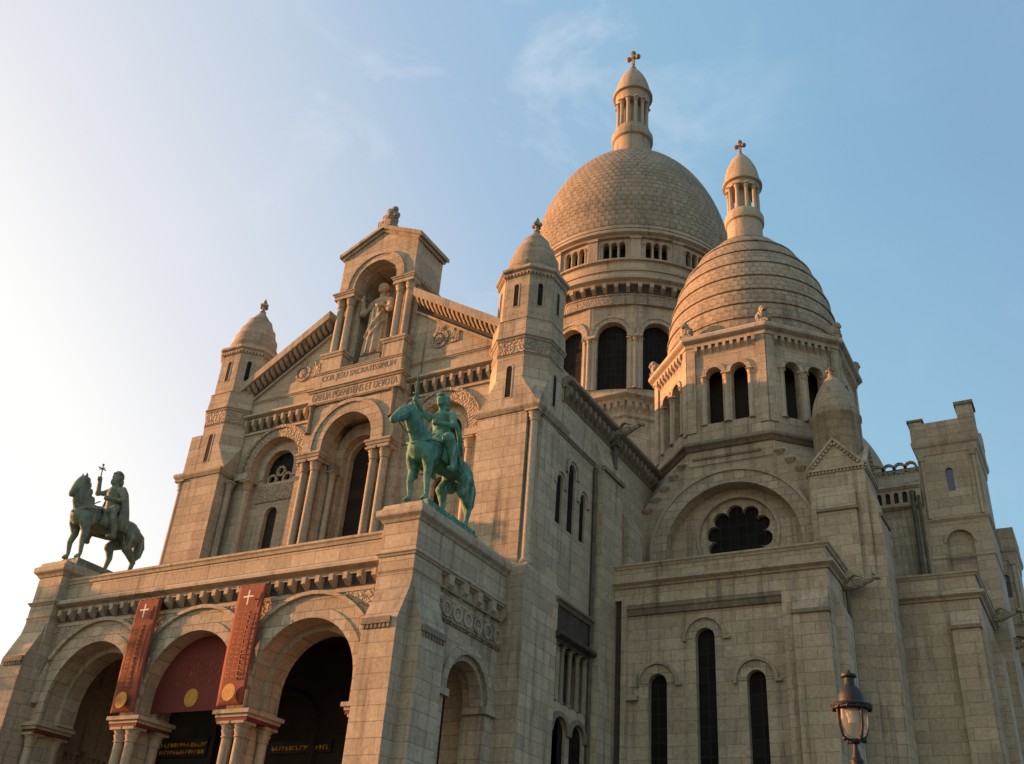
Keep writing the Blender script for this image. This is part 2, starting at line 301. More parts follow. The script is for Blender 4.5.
    def build(s, name, mat, parent=None, loc=(0, 0, 0), smooth=None):
        me = bpy.data.meshes.new(name); me.from_pydata([(v[0] - loc[0], v[1] - loc[1], v[2] - loc[2]) for v in s.v], [], s.f)
        if s.uv:
            ul = me.uv_layers.new(name="UVMap")
            for p in me.polygons:
                if p.index in s.uv:
                    for li, c in zip(p.loop_indices, s.uv[p.index]): ul.data[li].uv = c
        me.materials.append(mat); me.validate()
        if smooth:
            me.polygons.foreach_set('use_smooth', [True] * len(me.polygons)); me.set_sharp_from_angle(angle=math.radians(smooth))
        o = bpy.data.objects.new(name, me); col.objects.link(o); o.location = loc
        if parent is not None: o.parent = parent; o.matrix_parent_inverse = parent.matrix_basis.inverted() if False else Matrix.Identity(4)
        return o
def child(o, parent, world_loc=None):
    o.parent = parent
def S(a, b, d): return (a, d, b)                  # south facing frame: a=x, b=z, d=y
def E_(a, b, d): return (d, a, b)                 # east facing frame: a=y, b=z, d=x
def W_(a, b, d): return (-d, a, b)
def rot_frame(cx, cy, ang):                       # outward direction ang (radians from +X); a along the face, d outward from the axis
    o = (math.cos(ang), math.sin(ang)); t = (-math.sin(ang), math.cos(ang))
    return lambda a, b, d: (cx + o[0] * d + t[0] * a, cy + o[1] * d + t[1] * a, b)
def arch_loop(cx, z0, hw, zs, n=18):
    return [(cx - hw, z0)] + [(cx + hw * math.cos(PI - PI * k / n), zs + hw * math.sin(PI * k / n)) for k in range(n + 1)] + [(cx + hw, z0)]
def rect(a0, a1, b0, b1): return [(a0, b0), (a1, b0), (a1, b1), (a0, b1)]
def ring_loop(cx, zs, r0, r1, leg=0.0, n=20, lim=None):
    cl = (lambda x: max(cx - lim, min(cx + lim, x))) if lim else (lambda x: x)
    o = [(cl(cx + r1 * math.cos(PI * k / n)), zs + r1 * math.sin(PI * k / n)) for k in range(n + 1)]
    i = [(cx + r0 * math.cos(PI - PI * k / n), zs + r0 * math.sin(PI * k / n)) for k in range(n + 1)]
    if leg: return [(cl(cx + r1), zs - leg)] + o + [(cl(cx - r1), zs - leg), (cx - r0, zs - leg)] + i + [(cx + r0, zs - leg)]
    return o + i
def circle(cx, cz, r, n=32, a0=0): return [(cx + r * math.cos(a0 + 2 * PI * k / n), cz + r * math.sin(a0 + 2 * PI * k / n)) for k in range(n)]
def octo(cx, cy, R, a0=PI / 8): return [(cx + R / math.cos(PI / 8) * math.cos(a0 + PI / 4 * k), cy + R / math.cos(PI / 8) * math.sin(a0 + PI / 4 * k)) for k in range(8)]
STRING = lambda z0, z1, o: [(-0.05, z0), (o * 0.35, z0), (o * 0.6, z0 + (z1 - z0) * 0.35), (o, z0 + (z1 - z0) * 0.55), (o, z1 - 0.04), (-0.05, z1)]
CORNICE = lambda z0, z1, o: [(-0.05, z0), (o * 0.3, z0), (o * 0.35, z0 + (z1 - z0) * 0.3), (o * 0.8, z0 + (z1 - z0) * 0.45), (o, z0 + (z1 - z0) * 0.55), (o, z0 + (z1 - z0) * 0.8), (o * 0.85, z1), (-0.05, z1)]
def corbels(mb, fr, a0, a1, z0, z1, face, out, step, w, back=True):
    """row of tapered brackets from a0 to a1 on the plane d=face; out is signed along d"""
    if a1 == a0: n = 0
    else:
        n = max(1, round((a1 - a0) / step))
        s_ = 0.015 if out > 0 else -0.015; mb.prism([rect(a0 - w / 2, a1 + w / 2, z0 - 0.02, z1 - 0.003)], fr, face - s_ * 2, face + s_)
    for k in range(n + 1):
        a = a0 + (a1 - a0) * k / max(n, 1); zm = z0 + (z1 - z0) * 0.45
        p = [(a - w / 2, z1, face), (a + w / 2, z1, face), (a + w / 2, z1, face + out), (a - w / 2, z1, face + out)]
        q = [(a - w / 2, z0, face), (a + w / 2, z0, face), (a + w / 2, zm, face + out), (a - w / 2, zm, face + out)]
        mb.hexa([fr(*x) for x in q] + [fr(*x) for x in p])
def text_mesh(name, txt, mat, parent, center, width, height, fr_rot, depth=0.03):
    cu = bpy.data.curves.new(name, 'FONT'); cu.body = txt; cu.align_x = 'CENTER'; cu.align_y = 'CENTER'; cu.extrude = depth; cu.size = 1.0
    o = bpy.data.objects.new(name, cu); col.objects.link(o); dg = bpy.context.evaluated_depsgraph_get(); dg.update()
    me = bpy.data.meshes.new_from_object(o.evaluated_get(dg)); col.objects.unlink(o); bpy.data.objects.remove(o)
    xs = [v.co.x for v in me.vertices]; ys = [v.co.y for v in me.vertices]
    sx = width / (max(xs) - min(xs)); sy = height / (max(ys) - min(ys)); mx_ = (max(xs) + min(xs)) / 2; my_ = (max(ys) + min(ys)) / 2
    for v in me.vertices: v.co.x = (v.co.x - mx_) * sx; v.co.y = (v.co.y - my_) * sy
    me.materials.clear(); me.materials.append(mat); me.name = name
    t = bpy.data.objects.new(name, me); col.objects.link(t); t.location = center; t.rotation_euler = fr_rot
    if parent: t.parent = parent
    return t
def empty(name, loc=(0, 0, 0)):
    o = bpy.data.objects.new(name, None); col.objects.link(o); o.location = loc; o.empty_display_size = 1; return o
def tag(o, label=None, cat=None, group=None, kind=None):
    for k, v in (('label', label), ('category', cat), ('group', group), ('kind', kind)):
        if v: o[k] = v
    return o

# ------------------------------------------------------------------ ground
g = MB(); g.face((-3000, -3000, 0), (3000, -3000, 0), (3000, 3000, 0), (-3000, 3000, 0)); tag(g.build("ground", M['ground']), kind='structure')
g = MB(); g.box(-40, 60, -60, 70, 0.004, 0.02); tag(g.build("pavement", M['pave']), kind='structure')
g = MB()
for k in range(16): g.box(-11.5, 11.5, -3.5 - 0.36 * (15 - k) - 0.36, -0.8 if k == 15 else -3.5 - 0.36 * (14 - k), 0.02, 0.02 + 0.17 * (k + 1))
g.box(-8.4, 9.8, -0.8, 6.4, 0.02, 2.735)
tag(g.build("entrance_steps", M['pave']), "broad grey stone steps rising to the church porch", "steps")

bas = empty("basilica")
tag(bas, "pale stone basilica with arcaded porch, gabled front and tiled domes", "church")

# ================================================================== PORCH
def porch():
    AX = (-5.45, 0.0, 5.45); SP = 9.62
    p = MB(); lp = [(-8.6, 8.85)]
    for cx in AX: lp += [(cx - 2.33, 8.85)] + [(cx + 2.33 * math.cos(PI - PI * k / 20), SP + 2.33 * math.sin(PI * k / 20)) for k in range(21)] + [(cx + 2.33, 8.85)]
    lp += [(8.6, 8.85), (8.6, 14.8), (-8.6, 14.8)]
    p.prism([lp], S, 0.5, 1.15)
    lp = [(-8.6, 8.87)]
    for cx in AX: lp += [(cx - 2.08, 8.87)] + [(cx + 2.08 * math.cos(PI - PI * k / 20), SP + 2.08 * math.sin(PI * k / 20)) for k in range(21)] + [(cx + 2.08, 8.87)]
    lp += [(8.6, 8.87), (8.6, 13.4), (-8.6, 13.4)]
    p.prism([lp], S, 1.15, 1.9)
    p.box(-8.6, -8.02, 0.72, 1.9, 0.02, 8.9); p.box(8.02, 8.6, 0.72, 1.9, 0.02, 8.9)
    for x in (-2.725, 2.725): p.box(x - 0.2, x + 0.2, 0.9, 1.75, 2.7, 8.86)
    # side walls (east and west) with one arch each; vault slab
    for sgn, fr in ((1, E_), (-1, W_)):
        side = [(1.6, 2.7), (1.6, 15.1), (6.5, 15.1), (6.5, 2.7), (5.6, 2.7)] + [(4.2 + 1.4 * math.cos(PI * k / 18), 9.9 + 1.4 * math.sin(PI * k / 18)) for k in range(19)] + [(2.8, 2.7)]
        p.prism([side], fr, 8.9, 9.88)
    porch_o = p.build("porch", M['wall'], bas)
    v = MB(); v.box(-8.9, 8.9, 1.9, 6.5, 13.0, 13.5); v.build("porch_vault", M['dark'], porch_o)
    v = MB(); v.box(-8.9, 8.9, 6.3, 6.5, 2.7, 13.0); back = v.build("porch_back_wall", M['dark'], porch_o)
    for cx in AX:
        a = MB(); a.prism([ring_loop(cx, 9.62, 2.33, 2.72, leg=0.76)], S, 0.38, 0.52); a.prism([ring_loop(cx, 9.62, 2.72, 3.2, lim=2.7)], S, 0.43, 0.515)
        h = [(r, d) for r, d in ()]
        a.prism([ring_loop(cx, 9.62, 3.18, 3.32, lim=2.7)], S, 0.30, 0.52)
        a.build("archivolt", M['arch'], porch_o, smooth=None)
    for x in (-8.3, -2.725, 2.725, 8.3):
        im = MB(); w = 0.75 if abs(x) < 5 else 0.6
        im.box(x - w, x + w, 0.28, 2.05, 8.6, 8.72); im.box(x - w - 0.1, x + w + 0.1, 0.2, 2.12, 8.72, 8.86)
        im.build("impost", M['fine'], porch_o)
        red = MB(); red.box(x - w + 0.03, x + w - 0.03, 0.31, 2.0, 8.48, 8.6); red.build("impost_band", M['darkred'], porch_o)
        for dx in ((-0.3, 0.3) if abs(x) < 5 else ((0.1,) if x < 0 else (-0.1,))):
            for yy in (0.62, 1.72):
                c = MB(); c.column(x + dx + (0.0 if yy < 1 else (0.05 if dx > 0 else -0.05)), yy, 2.735, 8.48, 0.2); c.build("column", M['fine'], porch_o, smooth=40)
    # corbel table, moulding, parapet
    c = MB(); corbels(c, S, -8.2, 8.2, 12.98, 13.42, 0.5, -0.34, 0.62, 0.19); ct = c.build("corbel_table", M['fine'], porch_o); c = MB(); c.box(-8.4, 8.4, 0.47, 0.5, 12.98, 13.43); c.build("soiled_band", M['soot'], ct)  # near-black band behind the brackets darkens the gaps
    c = MB(); c.box(-8.5, 8.5, 0.44, 0.5, 12.78, 12.9); c.sweep([(-8.5, 0.5), (8.5, 0.5)], CORNICE(13.42, 13.85, 0.42)); c.build("cornice", M['fine'], porch_o)
    c = MB(); c.box(-8.5, 8.5, 0.42, 0.95, 13.85, 14.7); c.sweep([(-8.5, 0.42), (8.5, 0.42)], STRING(14.62, 14.9, 0.14)); c.box(-8.5, 8.5, 0.38, 1.05, 14.8, 14.895); c.build("parapet", M['wall'], porch_o)
    for x0, x1 in ((-8.5, -6.9), (-4.3, -1.15), (1.15, 4.3), (6.9, 8.5)):
        s = MB(); ctr = [(-5.45, 1), (0, 0), (5.45, 1)]
        top = [(x0 + (x1 - x0) * k / 12, 12.76) for k in range(13)]
        bot = []
        for k in range(13):
            x = x0 + (x1 - x0) * k / 12; z = max([9.62 + math.sqrt(max(3.36 ** 2 - (x - c) ** 2, 0)) if abs(x - c) < 3.3 else 11.2 for c in (-5.45, 0, 5.45)] + [11.3]); bot.append((x, min(z, 12.7)))
        s.prism([top + bot[::-1]], S, 0.455, 0.5); s.build("carved_spandrel", M['carved'], porch_o)
    for sg in (1, -1):
        X = lambda x: sg * x
        b = MB()
        def bx(x0, x1, y0, y1, z0, z1): b.box(min(X(x0), X(x1)), max(X(x0), X(x1)), y0, y1, z0, z1)
        bx(8.5, 10, 0, 1.75, 0.02, 15.1); bx(8.5, 10, 1.75, 6.45, 13.8, 15.1)
        bx(8.62, 10, -0.55, 0, 0.02, 11.3); bx(10, 10.5, 0.15, 1.65, 0.02, 11.2)
        fr = (lambda a, q, d: (X(a), d, q))
        b.hexa([(X(8.62), -0.55, 11.3), (X(10), -0.55, 11.3), (X(10), 0, 11.3), (X(8.62), 0, 11.3), (X(8.62), -0.06, 12.5), (X(10), -0.06, 12.5), (X(10), 0, 12.9), (X(8.62), 0, 12.9)])
        b.hexa([(X(10), 0.15, 11.2), (X(10.5), 0.15, 11.2), (X(10.5), 1.65, 11.2), (X(10), 1.65, 11.2), (X(10), 0.15, 12.9), (X(10.05), 0.15, 12.5), (X(10.05), 1.65, 12.5), (X(10), 1.65, 12.9)])
        pier = b.build("corner_pier", M['wall'], porch_o)
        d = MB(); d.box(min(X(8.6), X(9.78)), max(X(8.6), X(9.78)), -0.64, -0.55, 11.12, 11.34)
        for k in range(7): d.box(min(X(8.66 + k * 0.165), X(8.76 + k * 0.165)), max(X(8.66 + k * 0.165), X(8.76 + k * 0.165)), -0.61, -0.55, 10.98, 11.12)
        d.build("ledge", M['sooty'], pier); d = MB(); d.box(min(X(10.5), X(10.59)), max(X(10.5), X(10.59)), 0.2, 1.6, 11.02, 11.24)  # ledge shadow put into the darker stone colour
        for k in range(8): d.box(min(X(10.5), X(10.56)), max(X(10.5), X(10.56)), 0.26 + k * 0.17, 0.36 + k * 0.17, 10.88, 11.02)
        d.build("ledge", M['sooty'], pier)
        d = MB(); path = [(8.5, 1.0), (8.5, 0), (10, 0), (10, 6.4)]
        pth = [(X(x), y) for x, y in path];  pth = pth if sg > 0 else pth[::-1]
        d.sweep(pth, STRING(13.68, 13.86, 0.12)); d.sweep(pth, STRING(13.1, 13.2, 0.05)); d.build("string_course", M['fine'], pier)
        d = MB(); path = [(8.5, 6.4), (8.5, 0), (10, 0), (10, 6.4)]; pth = [(X(x), y) for x, y in path]; pth = pth if sg > 0 else pth[::-1]
        d.sweep(pth, [(-0.3, 14.95), (0.04, 14.95), (0.1, 15.05), (0.22, 15.15), (0.24, 15.2), (0.24, 15.38), (0.1, 15.48), (0.06, 15.62), (-0.3, 15.66)]); d.box(min(X(8.6), X(9.9)), max(X(8.6), X(9.9)), 0.1, 6.4, 15.0, 15.655); d.build("pedestal_cap", M['fine'], pier)
        # side bay: corbels, frieze, arch ring, impost
        fr2 = E_ if sg > 0 else W_
        d = MB(); corbels(d, fr2, 2.2, 6.2, 13.0, 13.62, 9.88, 0.3, 0.95, 0.3); d.sweep([(X(9.88), 1.7), (X(9.88), 6.4)] if sg > 0 else [(X(9.88), 6.4), (X(9.88), 1.7)], STRING(13.58, 13.72, 0.25)); d.build("corbel_table", M['fine'], porch_o)
        d = MB(); d.prism([rect(2.0, 6.35, 12.15, 12.85)], fr2, 9.88, 9.93); d.sweep([(X(9.88), 2.0), (X(9.88), 6.35)] if sg > 0 else [(X(9.88), 6.35), (X(9.88), 2.0)], STRING(12.02, 12.15, 0.12)); d.build("carved_frieze", M['carved'], porch_o)
        for k in range(6):
            d2 = (2.35 + k * 0.72)
            if sg > 0: rr = MB(); rr.prism([circle(d2, 12.5, 0.3, 20), circle(d2, 12.5, 0.2, 20)], E_, 9.9, 9.98); rr.build("frieze_ring", M['fine'], porch_o)
        d = MB(); d.prism([ring_loop(4.2, 9.9, 1.4, 1.72, leg=0.1)], fr2, 9.86, 9.97); d.prism([ring_loop(4.2, 9.9, 1.2, 1.42, leg=0.1)], fr2, 9.3, 9.8); d.build("archivolt", M['arch'], porch_o)
        for y0, y1 in ((2.3, 2.95), (5.45, 6.35)): d = MB(); d.box(min(X(9.0), X(10.02)), max(X(9.0), X(10.02)), y0, y1, 9.55, 9.8); d.build("impost", M['fine'], porch_o)
    d = MB(); d.box(-9.75, -9.6, 2.6, 5.8, 2.7, 11.5); d.box(-9.6, -9.4, 2.6, 5.8, 8.3, 8.5); corbels(d, W_, 2.9, 5.6, 8.0, 8.3, 9.6, -0.16, 0.3, 0.13); d.build("blind_arch_wall", M['fine'], porch_o)
    # inside: doorway gable relief on the back wall
    for cx in AX:
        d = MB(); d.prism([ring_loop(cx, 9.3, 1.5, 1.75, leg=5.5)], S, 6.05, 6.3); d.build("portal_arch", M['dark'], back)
    return porch_o
porch_o = porch()

# ================================================================== FACADE
def facade():
    f = MB()
    # square tower bases, with a nook at the outer front edge for a colonnette
    for sg in (1, -1):
        pts = [(7.75, 6.5), (10.25, 6.5), (10.25, 6.95), (10.75, 6.95), (10.75, 8.5), (7.75, 8.5)]
        pts = [(sg * x, y) for x, y in pts]; f.poly_prism(pts if sg > 0 else pts[::-1], 0.02, 22.62)
        f.box(*sorted((sg * 10.25, sg * 10.76)), 6.49, 7.1, 0.02, 15.4)
        f.box(*sorted((sg * 7.7, sg * 10.85)), 6.2, 9.1, 0.02, 15.35)
        f.hexa([(x, y, z) for z, o in ((15.35, 0), (15.6, 0.1)) for x, y in ((sg * 7.7, 6.2 + o * 2.9), (sg * (10.85 - o), 6.2 + o * 2.9), (sg * (10.85 - o), 9.1 - o), (sg * 7.7, 9.1 - o))])
    # side bays: wall with a niche
    for cx in (-5.05, 5.05):
        f.prism([rect(cx - 2.8, cx + 2.8, 13.2, 26.2), arch_loop(cx, 14.0, 1.55, 23.1)], S, 7.55, 7.95)
        f.prism([rect(cx - 2.2, cx + 2.2, 13.3, 26.0), arch_loop(cx, 22.3, 0.95, 23.1), arch_loop(cx, 17.6, 0.4, 20.5)], S, 7.95, 8.3)
    # avant-corps
    lp = [(-2.75, 22.85), (-1.5, 22.85), (-1.5, 23.25)] + [(1.5 * math.cos(PI - PI * k / 20), 23.25 + 1.5 * math.sin(PI * k / 20)) for k in range(1, 20)] + [(1.5, 23.25), (1.5, 22.85), (2.75, 22.85), (2.75, 27.5), (-2.75, 27.5)]
    f.prism([lp], S, 6.9, 7.6)
    for sg in (1, -1):
        f.box(*sorted((sg * 1.62, sg * 2.7)), 7.25, 8.9, 13.2, 22.86); f.box(*sorted((sg * 1.5, sg * 2.7)), 7.6, 9.0, 13.2, 25.6)
        f.box(*sorted((sg * 2.55, sg * 2.95)), 7.3, 7.6, 13.2, 26.0)
    f.prism([[(-1.5, 13.2)] + arch_loop(0, 13.2, 1.5, 23.25)[1:-1] + [(1.5, 13.2)], arch_loop(0, 14.2, 1.05, 23.0)], S, 8.05, 8.4)
    f.prism([rect(-1.5, 1.5, 13.2, 25.0), arch_loop(0, 14.4, 0.85, 23.0)], S, 8.4, 8.8)
    f.box(-1.5, 1.5, 7.62, 9.0, 24.9, 25.6)
    # gable
    zr = lambda x: 32.9 - 0.625 * abs(x)
    for sg in (1, -1): f.prism([[(sg * 2.3, 26.1), (sg * 8.2, 26.1), (sg * 8.2, zr(8.2)), (sg * 2.3, zr(2.3))]], S, 7.55, 8.4)
    f.box(-2.3, 2.3, 7.6, 9.0, 26.1, 27.5)
    f.box(-10.6, 10.6, 8.8, 10.0, 2.0, 26.0)
    fo = f.build("facade", M['wall'], bas)
    # raking coping with brackets
    for sg in (1, -1):
        c = MB()
        P0, P1 = (2.72, zr(2.72)), (8.35, zr(8.35))
        c.hexa([(sg * P0[0], 6.95, P0[1] - 0.05), (sg * P1[0], 6.95, P1[1] - 0.05), (sg * P1[0], 8.6, P1[1] - 0.05), (sg * P0[0], 8.6, P0[1] - 0.05), (sg * P0[0], 6.95, P0[1] + 0.42), (sg * P1[0], 6.95, P1[1] + 0.42), (sg * P1[0], 8.6, P1[1] + 0.42), (sg * P0[0], 8.6, P0[1] + 0.42)])
        for k in range(19):
            a = 2.85 + k * 0.285; z = zr(a) - 0.06
            c.hexa([(sg * (a), 7.15, z - 0.18), (sg * (a + 0.13), 7.2, z - 0.3), (sg * (a + 0.13), 7.56, z - 0.48), (sg * a, 7.56, z - 0.4), (sg * a, 7.05, z), (sg * (a + 0.13), 7.05, z - 0.08), (sg * (a + 0.13), 7.56, z - 0.08), (sg * a, 7.56, z)])
        q = 0.75; c.hexa([(sg * P0[0], 7.42, P0[1] - q - 0.12), (sg * P1[0], 7.42, P1[1] - q - 0.12), (sg * P1[0], 7.56, P1[1] - q - 0.12), (sg * P0[0], 7.56, P0[1] - q - 0.12), (sg * P0[0], 7.42, P0[1] - q), (sg * P1[0], 7.42, P1[1] - q), (sg * P1[0], 7.56, P1[1] - q), (sg * P0[0], 7.56, P0[1] - q)])
        rk = c.build("raking_cornice", M['fine'], fo); c = MB(); c.hexa([(sg * P0[0], 7.5, P0[1] - 0.75), (sg * P1[0], 7.5, P1[1] - 0.75), (sg * P1[0], 7.57, P1[1] - 0.75), (sg * P0[0], 7.57, P0[1] - 0.75), (sg * P0[0], 7.5, P0[1] - 0.06), (sg * P1[0], 7.5, P1[1] - 0.06), (sg * P1[0], 7.57, P1[1] - 0.06), (sg * P0[0], 7.57, P0[1] - 0.06)]); c.build("soiled_band", M['soot'], rk)  # near-black band under the coping, between the brackets
        c = MB(); a0, a1 = sorted((sg * 2.72, sg * 7.75))
        c.sweep([(a0, 7.55), (a1, 7.55)], CORNICE(25.95, 26.3, 0.36)); c.box(a0, a1, 7.46, 7.55, 25.15, 25.28); c.sweep([(a0, 7.55), (a1, 7.55)], STRING(27.1, 27.25, 0.1))
        corbels(c, S, a0 + 0.25, a1 - 0.25, 25.35, 25.95, 7.55, -0.3, 0.5, 0.15); cc = c.build("cornice", M['fine'], fo); c = MB(); c.box(a0 + 0.1, a1 - 0.1, 7.52, 7.56, 25.3, 25.95); c.build("soiled_band", M['soot'], cc)  # near-black backing between the cornice brackets
        cx = sg * 5.05
        c = MB(); c.prism([ring_loop(cx, 23.1, 1.55, 2.05, leg=0.4)], S, 7.48, 7.56); c.prism([ring_loop(cx, 23.1, 2.05, 2.22, leg=0.4)], S, 7.40, 7.56); c.build("archivolt", M['carved'], fo)
        c = MB(); c.prism([ring_loop(cx, 23.1, 0.95, 1.25, leg=0.6)], S, 7.88, 7.96); c.build("archivolt", M['arch'], fo)
        w = MB(); w.prism([arch_loop(cx, 17.6, 0.41, 20.5)], S, 8.18, 8.22); w.build("window", M['gridglass'], fo)
        w = MB(); w.prism([arch_loop(cx, 21.9, 0.96, 23.1)], S, 8.24, 8.3); ww = w.build("window", M['glass'], fo)
        t = MB()
        for dx, zz, rr in ((-0.5, 22.5, 0.33), (0.5, 22.5, 0.33), (0, 22.95, 0.3)): t.prism([circle(cx + dx, zz, rr, 16), circle(cx + dx, zz, rr - 0.12, 16)], S, 8.05, 8.2)
        t.prism([rect(cx - 0.95, cx + 0.95, 21.9, 22.2)], S, 8.06, 8.2); t.build("tracery", M['carved'], ww)
        c = MB(); c.box(cx - 1.2, cx + 1.2, 7.88, 7.96, 21.2, 22.1); c.build("carved_panel", M['carved'], fo)
        for dx in (-1.75, 1.75):
            if abs(cx + dx) > 5:   # outer side colonnette
                c = MB(); c.column(cx + dx + (0.1 if dx < 0 else -0.1), 7.62, 13.4, 22.4, 0.2); c.build("column", M['fine'], fo, smooth=40)
        c = MB(); xo = cx + sg * 1.95; c.box(min(xo - 0.45, xo + 0.45), max(xo - 0.45, xo + 0.45), 7.25, 7.7, 22.4, 22.75); c.build("impost", M['fine'], fo)
        # carved emblem on gable wall
        e = MB(); ex = sg * 4.35; e.prism([circle(ex, 28.35, 0.52, 20), circle(ex, 28.35, 0.36, 20)], S, 7.48, 7.56); e.ball((ex, 7.53, 28.35), (0.27, 0.09, 0.3)); e.prism([[(ex + 0.62, 27.95), (ex + 1.15, 28.0), (ex + 1.15, 28.75), (ex + 0.9, 28.55), (ex + 0.75, 29.0)]], S, 7.49, 7.56)
        e.prism([circle(ex, 28.95, 0.16, 12)], S, 7.49, 7.56); e.build("carved_emblem", M['carved'], fo)
        # nook column of tower base and impost string
        c = MB(); c.column(sg * 10.5, 6.73, 15.6, 22.6, 0.2); c.build("column", M['fine'], fo, smooth=40)
        c = MB(); path = [(7.75, 7.6), (7.75, 6.5), (10.75, 6.5), (10.75, 9.4)]; pth = [(sg * x, y) for x, y in path]; pth = pth if sg > 0 else pth[::-1]
        c.sweep(pth, [(-1.2, 22.6), (0.06, 22.6), (0.16, 22.75), (0.18, 22.8), (0.18, 22.92), (-1.2, 22.98)]); c.build("string_course", M['fine'], fo)
        c = MB(); c.column(sg * 7.55, 7.2, 13.4, 22.3, 0.17); c.build("column", M['fine'], fo, smooth=40)
        # twin columns of the central arch
        for x in (1.78, 2.4):
            c = MB(); c.column(sg * x, 7.02, 13.4, 22.45, 0.215); c.build("column", M['fine'], fo, smooth=40)
        c = MB(); c.column(sg * 1.28, 7.8, 13.4, 22.1, 0.16); c.build("column", M['fine'], fo, smooth=40)
        c = MB(); a0, a1 = sorted((sg * 1.48, sg * 2.75)); c.box(a0, a1, 6.74, 7.6, 22.45, 22.6); c.sweep([(a0, 7.6), (a0, 6.75), (a1, 6.75), (a1, 7.6)], STRING(22.58, 22.87, 0.14)); c.box(a0, a1, 6.72, 7.6, 22.6, 22.86)
        c.build("impost", M['fine'], fo)
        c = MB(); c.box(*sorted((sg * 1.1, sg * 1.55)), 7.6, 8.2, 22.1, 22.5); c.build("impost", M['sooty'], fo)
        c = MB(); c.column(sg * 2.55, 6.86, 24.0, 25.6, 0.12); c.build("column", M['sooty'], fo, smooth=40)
    c = MB(); c.prism([ring_loop(0, 23.25, 1.5, 2.05, leg=0.35)], S, 6.82, 6.92); c.prism([ring_loop(0, 23.25, 2.05, 2.25, leg=0.35)], S, 6.74, 6.92); c.build("archivolt", M['arch'], fo)
    w = MB(); w.prism([arch_loop(0, 14.2, 0.86, 23.0)], S, 8.7, 8.74); w.build("window", M['gridglass'], fo)
    # inscription bands
    b = MB(); b.box(-2.85, 2.85, 6.8, 7.6, 25.66, 26.38); b.sweep([(-2.85, 7.6), (-2.85, 6.8), (2.85, 6.8), (2.85, 7.6)], STRING(26.32, 26.52, 0.16)); b.sweep([(-2.85, 7.6), (-2.85, 6.8), (2.85, 6.8), (2.85, 7.6)], STRING(25.58, 25.7, 0.07))
    bo = b.build("inscription_band", M['fine'], fo)
    text_mesh("lettering", "GALLIA POENITENS ET DEVOTA", M['letter'], bo, (0, 6.795, 26.02), 5.3, 0.42, (PI / 2, 0, 0), 0.012)
    b = MB(); b.box(-2.68, 2.68, 6.88, 7.6, 26.52, 27.5); b.sweep([(-2.68, 9.0), (-2.68, 6.88), (2.68, 6.88), (2.68, 9.0)], STRING(27.42, 27.58, 0.1)); b.sweep([(-2.68, 7.6), (-2.68, 6.88), (2.68, 6.88), (2.68, 7.6)], STRING(26.5, 26.6, 0.05))
    bo = b.build("inscription_band", M['fine'], fo)
    text_mesh("lettering", "COR JESU SACRATISSIMUM", M['letter'], bo, (0, 6.875, 27.08), 4.6, 0.44, (PI / 2, 0, 0), 0.012)
    return fo
facade_o = facade()

